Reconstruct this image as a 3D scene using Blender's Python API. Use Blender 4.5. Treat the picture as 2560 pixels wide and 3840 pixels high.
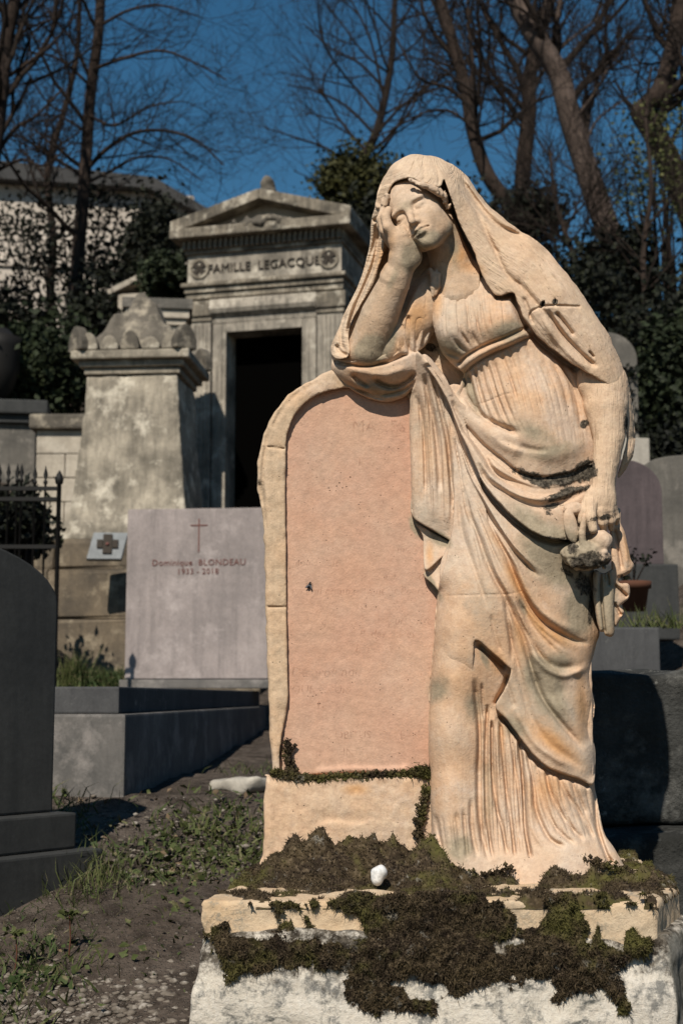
import bpy, bmesh, math, random
import numpy as np
import openvdb
from mathutils import Vector, Matrix

# ---------------------------------------------------------------- camera, sky, sun, exposure
scene = bpy.context.scene
for o in list(bpy.data.objects):
    bpy.data.objects.remove(o, do_unlink=True)
col = scene.collection
FOC = 5333.0                      # focal length in photo pixels (50 mm on a 36 mm tall frame)
PITCH = math.atan((2612 - 1920) / FOC)
CAM_Z = 1.0
Y0 = 2.61                         # distance of the statue's front plane
KS = Y0 / FOC                     # metres per photo pixel on that plane

cam_data = bpy.data.cameras.new('camera')
cam_data.sensor_fit = 'VERTICAL'
cam_data.sensor_height = 36.0
cam_data.lens = 50.0
cam_data.clip_start = 0.05
cam_data.clip_end = 800.0
cam_data.dof.use_dof = True
cam_data.dof.focus_distance = 2.52
cam_data.dof.aperture_fstop = 7.5
cam = bpy.data.objects.new('camera', cam_data)
col.objects.link(cam)
cam.location = (0, 0, CAM_Z)
cam.rotation_euler = (math.pi / 2 + PITCH, 0, 0)
scene.camera = cam

SUN_AZ = math.radians(17)         # sun stands behind the camera, this far to its left
SUN_EL = math.radians(45)
to_sun = Vector((-math.sin(SUN_AZ) * math.cos(SUN_EL), -math.cos(SUN_AZ) * math.cos(SUN_EL), math.sin(SUN_EL)))
world = bpy.data.worlds.new('World')
scene.world = world
world.use_nodes = True
wn = world.node_tree.nodes
sky = wn.new('ShaderNodeTexSky')
sky.sky_type = 'NISHITA'
sky.sun_disc = False
sky.sun_elevation = SUN_EL
sky.sun_rotation = math.atan2(to_sun.x, to_sun.y)
sky.altitude = 100
sky.air_density = 1.25
sky.dust_density = 0.0
sky.ozone_density = 6.5
wn['Background'].inputs['Strength'].default_value = 0.056
hs = wn.new('ShaderNodeHueSaturation')
hs.inputs['Hue'].default_value = 0.488
hs.inputs['Saturation'].default_value = 1.18
world.node_tree.links.new(sky.outputs[0], hs.inputs['Color'])
world.node_tree.links.new(hs.outputs[0], wn['Background'].inputs[0])
sun_data = bpy.data.lights.new('sun', 'SUN')
sun_data.energy = 5.0
sun_data.angle = math.radians(0.5)
sun_data.color = (1.0, 0.93, 0.82)
sun = bpy.data.objects.new('sun', sun_data)
col.objects.link(sun)
sun.rotation_euler = (-to_sun).to_track_quat('-Z', 'Y').to_euler()
sun.location = (-3, -4, 8)
scene.view_settings.view_transform = 'Standard'
scene.view_settings.look = 'None'
scene.view_settings.exposure = 0.08
scene.view_settings.gamma = 1.0
scene.view_settings.use_curve_mapping = False
scene.cycles.max_bounces = 5
scene.cycles.diffuse_bounces = 3
scene.cycles.glossy_bounces = 2
scene.cycles.transparent_max_bounces = 6

# ---------------------------------------------------------------- helpers
def W(u, v, y):
    """World point that stands at distance y on the sight line of photo pixel (u, v)."""
    a = (u - 1280.0) / FOC
    b = (1920.0 - v) / FOC
    t = y / (math.cos(PITCH) - b * math.sin(PITCH))
    return Vector((a * t, y, CAM_Z + (math.sin(PITCH) + b * math.cos(PITCH)) * t))

def Wn(u, v, h):
    """The same for arrays on the statue: h is the relief height in photo pixels in front of its plane."""
    y = Y0 - h * KS
    a = (u - 1280.0) / FOC
    b = (1920.0 - v) / FOC
    t = y / (math.cos(PITCH) - b * math.sin(PITCH))
    return np.stack([a * t, y, CAM_Z + (math.sin(PITCH) + b * math.cos(PITCH)) * t], -1)

def tag(o, label=None, cat=None, group=None, kind=None):
    if label: o['label'] = label
    if cat: o['category'] = cat
    if group: o['group'] = group
    if kind: o['kind'] = kind
    return o

def empty(name, loc=(0, 0, 0), rz=0.0):
    o = bpy.data.objects.new(name, None)
    col.objects.link(o)
    o.location = loc
    o.rotation_euler = (0, 0, rz)
    o.empty_display_size = 0.1
    return o

def link(name, me, mat=None, parent=None, smooth=False, loc=None):
    o = bpy.data.objects.new(name, me)
    col.objects.link(o)
    if mat is not None and not me.materials:
        me.materials.append(mat)
    if parent is not None:
        o.parent = parent
    if loc is not None:
        o.location = loc
    if smooth:
        me.polygons.foreach_set('use_smooth', np.ones(len(me.polygons), dtype=bool))
    return o

def np_mesh(name, verts, faces):
    """faces: (n, k) array or a list of such arrays."""
    if not isinstance(faces, (list, tuple)):
        faces = [faces]
    faces = [np.asarray(f, dtype=np.int32) for f in faces if len(f)]
    me = bpy.data.meshes.new(name)
    me.vertices.add(len(verts))
    me.vertices.foreach_set('co', np.ascontiguousarray(verts, dtype=np.float32).ravel())
    loops = np.concatenate([f.ravel() for f in faces])
    tot = np.concatenate([np.full(len(f), f.shape[1], dtype=np.int32) for f in faces])
    start = np.concatenate([[0], np.cumsum(tot)[:-1]]).astype(np.int32)
    me.loops.add(len(loops))
    me.loops.foreach_set('vertex_index', loops)
    me.polygons.add(len(tot))
    me.polygons.foreach_set('loop_start', start)
    me.update(calc_edges=True)
    me.validate()
    return me

def bm_mesh(name, bm):
    me = bpy.data.meshes.new(name)
    bm.to_mesh(me)
    bm.free()
    return me

def bm_box(bm, x0, x1, y0, y1, z0, z1, bevel=0.0, seg=2):
    vs = [bm.verts.new(p) for p in ((x0, y0, z0), (x1, y0, z0), (x1, y1, z0), (x0, y1, z0), (x0, y0, z1), (x1, y0, z1), (x1, y1, z1), (x0, y1, z1))]
    fs = [bm.faces.new([vs[i] for i in f]) for f in ((0, 3, 2, 1), (4, 5, 6, 7), (0, 1, 5, 4), (1, 2, 6, 5), (2, 3, 7, 6), (3, 0, 4, 7))]
    if bevel > 0:
        es = list({e for f in fs for e in f.edges})
        bmesh.ops.bevel(bm, geom=es, offset=bevel, segments=seg, affect='EDGES', profile=0.6)
    return vs

def box(name, mat, parent, x0, x1, y0, y1, z0, z1, bevel=0.0, seg=2):
    bm = bmesh.new()
    bm_box(bm, x0, x1, y0, y1, z0, z1, bevel, seg)
    return link(name, bm_mesh(name, bm), mat, parent)

def prism(bm, pts, y0, y1):
    """Extrude a closed outline of (x, z) points from y0 to y1."""
    a = [bm.verts.new((x, y0, z)) for x, z in pts]
    b = [bm.verts.new((x, y1, z)) for x, z in pts]
    n = len(pts)
    fs = [bm.faces.new(a), bm.faces.new(b[::-1])]
    for i in range(n):
        fs.append(bm.faces.new((a[i], b[i], b[(i + 1) % n], a[(i + 1) % n])))
    bmesh.ops.recalc_face_normals(bm, faces=fs)
    return fs

def prism_obj(name, mat, parent, pts, y0, y1, bevel=0.0):
    bm = bmesh.new()
    prism(bm, pts, y0, y1)
    if bevel:
        es = [e for e in bm.edges if e.calc_face_angle(0) > 0.5]
        bmesh.ops.bevel(bm, geom=es, offset=bevel, segments=2, affect='EDGES', profile=0.6)
    return link(name, bm_mesh(name, bm), mat, parent)

def arch_pts(x0, x1, z0, zs, zt, n=20):
    """Outline with straight sides to zs and a rounded top reaching zt."""
    cx = (x0 + x1) / 2; rx = (x1 - x0) / 2
    p = [(x0, z0), (x1, z0)]
    for i in range(n + 1):
        a = math.pi * i / n
        p.append((cx + rx * math.cos(a), zs + (zt - zs) * math.sin(a)))
    return p

def tube(points, radii, sides=7, cap=True):
    """verts, quads of a tapering tube through the points."""
    P = np.asarray(points, dtype=float); R = np.asarray(radii, dtype=float)
    n = len(P)
    T = np.gradient(P, axis=0)
    T /= np.linalg.norm(T, axis=1)[:, None] + 1e-9
    ref = np.array([0.0, 0.0, 1.0]) if abs(T[0][2]) < 0.9 else np.array([1.0, 0.0, 0.0])
    X = np.cross(T, ref); X /= np.linalg.norm(X, axis=1)[:, None] + 1e-9
    Yv = np.cross(T, X)
    a = np.arange(sides) / sides * 2 * np.pi
    V = P[:, None] + R[:, None, None] * (np.cos(a)[None, :, None] * X[:, None] + np.sin(a)[None, :, None] * Yv[:, None])
    i = np.arange(n - 1)[:, None]; j = np.arange(sides)[None]
    F = np.stack([i * sides + j, i * sides + (j + 1) % sides, (i + 1) * sides + (j + 1) % sides, (i + 1) * sides + j], -1).reshape(-1, 4)
    return V.reshape(-1, 3), F

class Soup:
    """Collects tubes and cards into one mesh."""
    def __init__(s): s.v = []; s.q = []; s.t = []; s.n = 0
    def add(s, v, q=None, t=None):
        if q is not None and len(q): s.q.append(np.asarray(q) + s.n)
        if t is not None and len(t): s.t.append(np.asarray(t) + s.n)
        s.v.append(np.asarray(v, dtype=float)); s.n += len(v)
    def build(s, name, mat=None, parent=None, smooth=True):
        f = []
        if s.q: f.append(np.concatenate(s.q))
        if s.t: f.append(np.concatenate(s.t))
        return link(name, np_mesh(name, np.concatenate(s.v), f), mat, parent, smooth)

# ---------------------------------------------------------------- node materials
class NT:
    def __init__(s, name):
        s.m = bpy.data.materials.new(name); s.m.use_nodes = True
        s.t = s.m.node_tree; s.n = s.t.nodes; s.l = s.t.links
        s.b = s.n['Principled BSDF']
        s.b.inputs['Roughness'].default_value = 0.9
        s.b.inputs['Specular IOR Level'].default_value = 0.2
        s.tc = s.n.new('ShaderNodeTexCoord')
    def put(s, sock, val):
        if isinstance(val, bpy.types.NodeSocket): s.l.new(val, sock)
        elif val is not None: sock.default_value = val
    def vec(s, scale=(1, 1, 1), src=None, loc=(0, 0, 0)):
        m = s.n.new('ShaderNodeMapping'); m.inputs['Scale'].default_value = scale; m.inputs['Location'].default_value = loc
        s.l.new(src if src is not None else s.tc.outputs['Object'], m.inputs[0]); return m.outputs[0]
    def noise(s, scale, detail=5, rough=0.6, vec=None, dist=0.0):
        n = s.n.new('ShaderNodeTexNoise'); n.inputs['Scale'].default_value = scale; n.inputs['Detail'].default_value = detail
        n.inputs['Roughness'].default_value = rough; n.inputs['Distortion'].default_value = dist
        s.l.new(vec if vec is not None else s.tc.outputs['Object'], n.inputs['Vector']); return n.outputs['Fac']
    def voro(s, scale, vec=None, feature='F1', out='Distance', rnd=1.0):
        n = s.n.new('ShaderNodeTexVoronoi'); n.feature = feature; n.inputs['Scale'].default_value = scale
        n.inputs['Randomness'].default_value = rnd
        s.l.new(vec if vec is not None else s.tc.outputs['Object'], n.inputs['Vector']); return n.outputs[out]
    def ramp(s, fac, stops, interp='LINEAR'):
        r = s.n.new('ShaderNodeValToRGB'); r.color_ramp.interpolation = interp
        el = r.color_ramp.elements
        while len(el) > 1: el.remove(el[-1])
        el[0].position = stops[0][0]; el[0].color = c4(stops[0][1])
        for p, c in stops[1:]:
            e = el.new(p); e.color = c4(c)
        s.l.new(fac, r.inputs[0]); return r.outputs[0]
    def mix(s, fac, a, b, mode='MIX'):
        m = s.n.new('ShaderNodeMix'); m.data_type = 'RGBA'; m.blend_type = mode
        s.put(m.inputs[0], fac)
        s.put(m.inputs[6], a if isinstance(a, bpy.types.NodeSocket) else c4(a))
        s.put(m.inputs[7], b if isinstance(b, bpy.types.NodeSocket) else c4(b)); return m.outputs[2]
    def math(s, op, a, b=None, c=None, clamp=False):
        m = s.n.new('ShaderNodeMath'); m.operation = op; m.use_clamp = clamp
        s.put(m.inputs[0], a)
        if b is not None: s.put(m.inputs[1], b)
        if c is not None: s.put(m.inputs[2], c)
        return m.outputs[0]
    def attr(s, name, out='Fac'):
        a = s.n.new('ShaderNodeAttribute'); a.attribute_name = name; return a.outputs[out]
    def sep(s, v):
        x = s.n.new('ShaderNodeSeparateXYZ'); s.l.new(v, x.inputs[0]); return x.outputs
    def comb(s, x, y, z):
        c = s.n.new('ShaderNodeCombineXYZ'); s.put(c.inputs[0], x); s.put(c.inputs[1], y); s.put(c.inputs[2], z); return c.outputs[0]
    def bump(s, h, strength=0.5, dist=0.002, prev=None):
        b = s.n.new('ShaderNodeBump'); b.inputs['Strength'].default_value = strength; b.inputs['Distance'].default_value = dist
        s.l.new(h, b.inputs['Height'])
        if prev is not None: s.l.new(prev, b.inputs['Normal'])
        return b.outputs[0]
    def done(s, color=None, normal=None, rough=None):
        if color is not None: s.put(s.b.inputs['Base Color'], color if isinstance(color, bpy.types.NodeSocket) else c4(color))
        if normal is not None: s.l.new(normal, s.b.inputs['Normal'])
        if rough is not None: s.put(s.b.inputs['Roughness'], rough)
        return s.m

def c4(c):
    if isinstance(c, (int, float)): return (c, c, c, 1)
    return (c[0], c[1], c[2], 1)

def weathered(name, base, dark, light=None, scale=3.0, streak=0.5, pit=0.4, rough=0.9, bumpd=0.004, speck=0.0, thresh=0.5):
    """Stone: blotches of two tones, rain streaks running down, pits and a few pale lichen spots."""
    t = NT(name)
    n1 = t.noise(scale, 6, 0.65)
    n2 = t.noise(scale * 9, 5, 0.7)
    c = t.mix(t.ramp(n1, [(thresh - 0.18, 1), (thresh + 0.18, 0)]), base, dark)
    st = t.noise(scale * 2.2, 4, 0.7, t.vec((4, 4, 0.35)))
    c = t.mix(t.math('MULTIPLY', t.ramp(st, [(0.45, 0), (0.7, 1)]), streak), c, dark)
    if light is not None:
        l = t.noise(scale * 1.7, 6, 0.7, t.vec((1, 1, 1), loc=(7, 3, 1)))
        c = t.mix(t.ramp(l, [(0.52, 0), (0.64, 1)]), c, light)
    c = t.mix(0.35, c, t.ramp(n2, [(0.3, 0.35), (0.7, 0.65)]), 'OVERLAY')
    if speck > 0:
        sp = t.math('MULTIPLY', t.ramp(t.noise(scale * 7, 8, 0.8), [(0.56, 0), (0.64, 1)]), t.ramp(t.noise(scale * 1.3, 3, 0.5), [(0.5, 0), (0.62, 1)]))
        c = t.mix(t.math('MULTIPLY', sp, speck), c, (0.42, 0.40, 0.36))
    c = t.mix(0.35, c, t.ramp(t.noise(scale * 34, 4, 0.75), [(0.3, 0.30), (0.7, 0.70)]), 'OVERLAY')
    h = t.math('ADD', t.math('MULTIPLY', n2, 0.6), t.math('MULTIPLY', t.noise(scale * 30, 4, 0.6), 0.4))
    nb = t.bump(h, 0.6, bumpd)
    return t.done(c, nb, rough)

# ---------------------------------------------------------------- relief toolkit (statue coordinates: u right, v down, h out of the plane)
def spline(pts, closed=False, n=6):
    P = np.asarray(pts, dtype=float)
    out = []
    m = len(P)
    rng = range(m) if closed else range(m - 1)
    for i in rng:
        if closed:
            p0, p1, p2, p3 = P[(i - 1) % m], P[i], P[(i + 1) % m], P[(i + 2) % m]
        else:
            p0, p1, p2, p3 = P[max(i - 1, 0)], P[i], P[i + 1], P[min(i + 2, m - 1)]
        for k in range(n):
            t = k / n
            out.append(0.5 * ((2 * p1) + (-p0 + p2) * t + (2 * p0 - 5 * p1 + 4 * p2 - p3) * t * t + (-p0 + 3 * p1 - 3 * p2 + p3) * t ** 3))
    if not closed: out.append(P[-1])
    return np.array(out)

def line_dist(poly, U, V):
    """distance, signed side and arc position (0..1) of the nearest point of an open polyline."""
    D = np.full(U.shape, 1e9); S = np.zeros(U.shape); A = np.zeros(U.shape)
    seg = poly[1:] - poly[:-1]
    ln = np.hypot(seg[:, 0], seg[:, 1]) + 1e-9
    cum = np.concatenate([[0], np.cumsum(ln)])
    for i in range(len(seg)):
        px, py = U - poly[i, 0], V - poly[i, 1]
        t = np.clip((px * seg[i, 0] + py * seg[i, 1]) / ln[i] ** 2, 0, 1)
        d = np.hypot(px - t * seg[i, 0], py - t * seg[i, 1])
        m = d < D
        D = np.where(m, d, D)
        S = np.where(m, np.sign(seg[i, 0] * py - seg[i, 1] * px), S)
        A = np.where(m, (cum[i] + t * ln[i]) / cum[-1], A)
    return D, S, A

def poly_sd(poly, U, V):
    D = np.full(U.shape, 1e9)
    ins = np.zeros(U.shape, dtype=bool)
    n = len(poly)
    for i in range(n):
        a, b = poly[i], poly[(i + 1) % n]
        e = b - a
        px, py = U - a[0], V - a[1]
        t = np.clip((px * e[0] + py * e[1]) / (e @ e + 1e-9), 0, 1)
        D = np.minimum(D, (px - t * e[0]) ** 2 + (py - t * e[1]) ** 2)
        c = ((a[1] > V) != (b[1] > V))
        xi = a[0] + (V - a[1]) * e[0] / (e[1] if abs(e[1]) > 1e-9 else 1e-9)
        ins ^= c & (U < xi)
    D = np.sqrt(D)
    return np.where(ins, -D, D)

def tps(ctrl, U, V, lam=0.02):
    C = np.asarray(ctrl, dtype=float)
    s = 300.0
    X = C[:, :2] / s
    n = len(C)
    r2 = ((X[:, None] - X[None]) ** 2).sum(-1)
    K = 0.5 * r2 * np.log(r2 + 1e-9) + lam * np.eye(n)
    Pm = np.c_[np.ones(n), X]
    A = np.block([[K, Pm], [Pm.T, np.zeros((3, 3))]])
    w = np.linalg.solve(A, np.r_[C[:, 2], 0, 0, 0])
    x, y = U / s, V / s
    out = w[n] + w[n + 1] * x + w[n + 2] * y
    for i in range(n):
        q = (x - X[i, 0]) ** 2 + (y - X[i, 1]) ** 2
        out = out + w[i] * 0.5 * q * np.log(q + 1e-9)
    return out

def vnoise(U, V, scale, seed):
    rs = np.random.RandomState(seed)
    G = rs.rand(128, 128)
    x = U / scale + 31.7; y = V / scale + 17.3
    xi = np.floor(x).astype(int); yi = np.floor(y).astype(int)
    fx = x - xi; fy = y - yi
    fx = fx * fx * (3 - 2 * fx); fy = fy * fy * (3 - 2 * fy)
    g = lambda a, b: G[a % 128, b % 128]
    return (g(xi, yi) * (1 - fx) + g(xi + 1, yi) * fx) * (1 - fy) + (g(xi, yi + 1) * (1 - fx) + g(xi + 1, yi + 1) * fx) * fy - 0.5

def vnoise3(p, scale, seed):
    rs = np.random.RandomState(seed)
    G = rs.rand(64, 64, 64)
    q = p / scale + 11.3
    i = np.floor(q).astype(int); f = q - i; f = f * f * (3 - 2 * f)
    r = 0
    for dx in (0, 1):
        for dy in (0, 1):
            for dz in (0, 1):
                w = (f[..., 0] if dx else 1 - f[..., 0]) * (f[..., 1] if dy else 1 - f[..., 1]) * (f[..., 2] if dz else 1 - f[..., 2])
                r = r + w * G[(i[..., 0] + dx) % 64, (i[..., 1] + dy) % 64, (i[..., 2] + dz) % 64]
    return r - 0.5

def smin(a, b, k):
    h = np.clip(0.5 + 0.5 * (b - a) / k, 0, 1)
    return b + (a - b) * h - k * h * (1 - h)

def smax(a, b, k):
    return -smin(-a, -b, k)

def add_strokes(Hm, U, V, strokes):
    """stroke = (points, height, width on the left of its course, width on the right[, taper])"""
    us, vs = U[:, 0], V[0]
    for s in strokes:
        pts, hh, wl, wr = s[:4]
        tp = s[4] if len(s) > 4 else 0.12
        if hh < 0 and max(wl, wr) <= 14: hh = hh * 1.4
        p = spline(pts)
        m = 3.0 * max(wl, wr)
        i0, i1 = np.searchsorted(us, [p[:, 0].min() - m, p[:, 0].max() + m])
        j0, j1 = np.searchsorted(vs, [p[:, 1].min() - m, p[:, 1].max() + m])
        if i1 <= i0 or j1 <= j0: continue
        D, S, A = line_dist(p, U[i0:i1, j0:j1], V[i0:i1, j0:j1])
        w = np.where(S > 0, wr, wl)
        e = np.clip(np.minimum(A, 1 - A) / max(tp, 1e-3), 0, 1) if tp > 0 else 1.0
        Hm[i0:i1, j0:j1] += hh * np.exp(-(D / w) ** 2) * e
    return Hm

def layer(poly, ctrl, strokes=(), rnd=(), rough=2.0, seed=1, k=6.0, lam=0.02, closed_n=5, back=None):
    """Field of a sheet of carved cloth: an outline, its depth at a few spots, folds, rounded edges."""
    def f(U, V, H):
        U2 = np.broadcast_to(U, (U.shape[0], V.shape[1], 1))[:, :, 0]
        V2 = np.broadcast_to(V, (U.shape[0], V.shape[1], 1))[:, :, 0]
        p = spline(poly, True, closed_n)
        sd = poly_sd(p, U2, V2)
        Hm = tps(ctrl, U2, V2, lam)
        for ln, r in rnd:
            d = line_dist(spline(ln), U2, V2)[0]
            q = 1 - np.clip(d / r, 0, 1)
            Hm = Hm - r * (1 - np.sqrt(np.maximum(1 - q * q, 0)))
        Hm = add_strokes(Hm, U2, V2, strokes)
        Hm = Hm + rough * (vnoise(U2, V2, 55, seed) + 0.6 * vnoise(U2, V2, 23, seed + 1) + 0.35 * vnoise(U2, V2, 11, seed + 2))
        sd = sd + 1.5 * rough * vnoise(U2, V2, 26, seed + 3)
        out = smax(np.broadcast_to(sd[:, :, None], (U.shape[0], V.shape[1], H.shape[2])), H - Hm[:, :, None], k)
        if back is not None:
            out = np.maximum(out, (Hm - back)[:, :, None] - H) if back > 0 else out
        return out
    return f

def capsule(p, a, b, ra, rb):
    a = np.asarray(a, float); b = np.asarray(b, float)
    ab = b - a
    t = np.clip(((p - a) @ ab) / (ab @ ab), 0, 1)
    return np.sqrt((((p - a) - t[..., None] * ab) ** 2).sum(-1)) - (ra + (rb - ra) * t)

def chain(p, pts, radii, k=6):
    r = None
    for i in range(len(pts) - 1):
        c = capsule(p, pts[i], pts[i + 1], radii[i], radii[i + 1])
        r = c if r is None else smin(r, c, k)
    return r

def ellipsoid(p, c, r):
    q = (p - np.asarray(c, float)) / np.asarray(r, float)
    k0 = np.sqrt((q ** 2).sum(-1)) + 1e-9
    k1 = np.sqrt(((q / np.asarray(r, float)) ** 2).sum(-1)) + 1e-9
    return k0 * (k0 - 1) / k1

# stains of the stone, by place on the carving: (u, v, radius u, radius v, turn in degrees, strength)
ORANGE = []; GREY = []; CRUST = []
def blob_map(u, v, blobs):
    r = np.zeros(u.shape)
    for (bu, bv, ru, rv, ang, s) in blobs:
        c, sn = math.cos(math.radians(ang)), math.sin(math.radians(ang))
        x = u - bu; y = v - bv
        a = (x * c + y * sn) / ru; b = (-x * sn + y * c) / rv
        r = np.maximum(r, s * np.exp(-(a * a + b * b)))
    return r

def carve(name, bounds, step, fn, mat, parent, stain=True, flow=None):
    u0, u1, v0, v1, h0, h1 = bounds
    us = np.arange(u0, u1 + step, step, dtype=np.float32)
    vs = np.arange(v0, v1 + step, step, dtype=np.float32)
    hs = np.arange(h0, h1 + step, step, dtype=np.float32)
    f = fn(us[:, None, None], vs[None, :, None], hs[None, None, :])
    f = np.array(np.broadcast_to(f, (len(us), len(vs), len(hs))), dtype=np.float32)
    np.clip(f, -4 * step, 4 * step, out=f)
    f[0] = f[-1] = step; f[:, 0] = f[:, -1] = step; f[:, :, 0] = f[:, :, -1] = step
    g = openvdb.FloatGrid(4 * step)
    g.copyFromArray(f)
    pts, tris, quads = g.convertToPolygons(0.0, 0.0)
    pu = u0 + pts[:, 0] * step; pv = v0 + pts[:, 1] * step; ph = h0 + pts[:, 2] * step
    co = Wn(pu.astype(float), pv.astype(float), ph.astype(float))
    q = quads
    a, b, c_ = co[q[:, 0]], co[q[:, 1]], co[q[:, 2]]
    vol = np.einsum('ij,ij->i', a - co.mean(0), np.cross(b - co.mean(0), c_ - co.mean(0))).sum()
    if vol < 0: q = q[:, ::-1]
    me = np_mesh(name, co, [q, tris])
    o = link(name, me, mat, parent, True)
    if stain:
        at = me.attributes.new('stain', 'FLOAT_COLOR', 'POINT')
        C = np.zeros((len(co), 4), dtype=np.float32)
        C[:, 0] = blob_map(pu, pv, ORANGE); C[:, 1] = blob_map(pu, pv, GREY); C[:, 2] = blob_map(pu, pv, CRUST); C[:, 3] = 1
        at.data.foreach_set('color', C.ravel())
    fl = me.attributes.new('flow', 'FLOAT_VECTOR', 'POINT')
    F = np.zeros((len(co), 3), dtype=np.float32)
    if flow is None:
        F[:, 0] = pu; F[:, 1] = pv * 0.12; F[:, 2] = 0
    else:
        F[:] = flow(pu, pv, ph)
    fl.data.foreach_set('vector', (F / 100).ravel())
    return o

# ================================================================ the mourning statue
def statue_stone(name, base, pale, pit_scale=1.0, streak=0.0, mottled=0.5, ochre=0.45):
    t = NT(name)
    st = t.n.new('ShaderNodeAttribute'); st.attribute_name = 'stain'
    sc = t.n.new('ShaderNodeSeparateColor'); t.l.new(st.outputs['Color'], sc.inputs[0])
    big = t.noise(6, 6, 0.65); fine = t.noise(70, 5, 0.7); mid = t.noise(22, 5, 0.65)
    c = t.mix(t.ramp(big, [(0.35, 0), (0.65, 1)]), base, pale)
    c = t.mix(t.math('MULTIPLY', t.ramp(t.noise(3.6, 6, 0.7, t.vec(loc=(2, 5, 1))), [(0.46, 0), (0.64, 1)]), ochre), c, (0.545, 0.32, 0.175))
    c = t.mix(t.math('MULTIPLY', t.ramp(t.noise(7.0, 6, 0.7, t.vec(loc=(3, 9, 6))), [(0.52, 0), (0.64, 1)]), ochre), c, (0.56, 0.45, 0.36))
    c = t.mix(t.math('MULTIPLY', t.ramp(t.noise(5.2, 6, 0.7, t.vec(loc=(8, 1, 4))), [(0.54, 0), (0.68, 1)]), ochre), c, (0.40, 0.345, 0.27))
    wob = t.math('MULTIPLY_ADD', mid, 1.6, -0.8)
    o = t.math('ADD', sc.outputs[0], t.math('MULTIPLY', wob, 0.35))
    c = t.mix(t.math('MULTIPLY', t.ramp(o, [(0.18, 0), (0.85, 1)]), 0.75), c, (0.54, 0.275, 0.105))
    g = t.math('ADD', sc.outputs[1], t.math('MULTIPLY', wob, 0.5))
    c = t.mix(t.math('MULTIPLY', t.ramp(g, [(0.14, 0), (0.50, 1)]), 0.9), c, t.mix(fine, (0.215, 0.175, 0.118), (0.36, 0.30, 0.212)))
    k = t.math('ADD', sc.outputs[2], t.math('MULTIPLY', t.math('MULTIPLY_ADD', t.noise(34, 7, 0.8), 2.0, -1.0), 0.95))
    kk = t.ramp(k, [(0.34, 0), (0.50, 1)])
    crust = t.mix(t.ramp(t.noise(160, 4, 0.7), [(0.4, 0), (0.62, 1)]), (0.028, 0.023, 0.017), (0.15, 0.125, 0.095))
    c = t.mix(kk, c, crust)
    c = t.mix(mottled, c, t.ramp(fine, [(0.25, 0.32), (0.75, 0.68)]), 'OVERLAY')
    c = t.mix(0.25, c, t.ramp(t.noise(230, 3, 0.7), [(0.28, 0.34), (0.72, 0.66)]), 'OVERLAY')
    # small dark pits
    v = t.voro(150 * pit_scale); pk = t.noise(30, 3, 0.5)
    pit = t.math('MULTIPLY', t.ramp(t.math('ADD', v, t.math('MULTIPLY', mid, 0.35)), [(0.20, 1), (0.30, 0)]), t.ramp(pk, [(0.52, 0), (0.62, 1)]))
    c = t.mix(t.math('MULTIPLY', pit, 0.75), c, (0.10, 0.065, 0.04))
    h = t.math('ADD', t.math('MULTIPLY', fine, 0.7), t.math('MULTIPLY', t.noise(260, 4, 0.6), 0.35))
    if streak > 0:
        fl = t.attr('flow', 'Vector')
        s1 = t.noise(4.5, 4, 0.6, fl); s2 = t.noise(10.0, 3, 0.6, fl)
        sv = t.math('ADD', t.math('MULTIPLY', s1, 0.6), t.math('MULTIPLY', s2, 0.5))
        h = t.math('ADD', h, t.math('MULTIPLY', sv, 3.2 * streak))
        dk = t.math('MULTIPLY', t.ramp(s2, [(0.58, 0), (0.66, 1)]), t.ramp(t.noise(34, 4, 0.7), [(0.46, 0), (0.6, 1)]))
        c = t.mix(t.math('MULTIPLY', dk, 0.6 * streak), c, (0.20, 0.14, 0.08))
    h = t.math('SUBTRACT', h, t.math('MULTIPLY', pit, 1.2))
    h = t.math('ADD', h, t.math('MULTIPLY', kk, t.math('MULTIPLY', t.noise(120, 5, 0.7), 2.5)))
    return t.done(c, t.bump(h, 0.8, 0.0026), 0.92)

TAN = (0.545, 0.375, 0.255); TANP = (0.545, 0.42, 0.315)
stone_skin = statue_stone('stone_figure', (0.49, 0.335, 0.215), (0.50, 0.37, 0.265), 1.0, 0.0, 0.6)
stone_cloth = statue_stone('stone_drapery', TAN, TANP, 0.8, 0.16, 0.45, 0.62)
stone_veil = statue_stone('stone_veil', (0.56, 0.40, 0.27), (0.56, 0.42, 0.30), 0.9, 0.75, 0.45, 0.3)
stone_frame = statue_stone('stone_frame', (0.53, 0.372, 0.24), (0.47, 0.355, 0.245), 0.7, 0.25, 0.6)

ORANGE += [(1710, 955, 60, 40, 0, 1.0), (1760, 1000, 70, 30, 20, .7), (1640, 1130, 25, 90, 5, .7), (1560, 1190, 60, 90, 20, .9), (1500, 1290, 40, 60, 30, .6), (1440, 950, 30, 90, 20, .8),
           (1600, 1650, 40, 200, 0, .45), (1680, 1700, 25, 180, 5, .5), (1950, 1470, 110, 120, 0, .4), (1860, 2030, 22, 110, -35, .5), (1935, 2180, 26, 130, -28, 1.0), (2010, 2330, 22, 120, -35, 1.0),
           (1950, 2390, 22, 130, -15, .7), (2090, 2390, 25, 90, -60, .8), (2080, 2790, 35, 130, -50, .95), (2180, 2640, 30, 140, 0, .7), (2050, 2480, 14, 90, -40, .6), (1720, 2600, 60, 120, 0, .35), (1860, 2480, 40, 60, -30, .6),
           (2050, 2960, 90, 90, -20, .6), (1700, 3060, 35, 120, 0, .4), (1880, 2760, 16, 120, 0, .6), (2000, 3000, 30, 90, -10, .5), (1610, 2080, 18, 60, 0, .7), (1490, 1460, 60, 25, -10, .4), (1330, 2960, 60, 24, 0, .8), (2350, 2060, 14, 90, -10, .6)]
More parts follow.
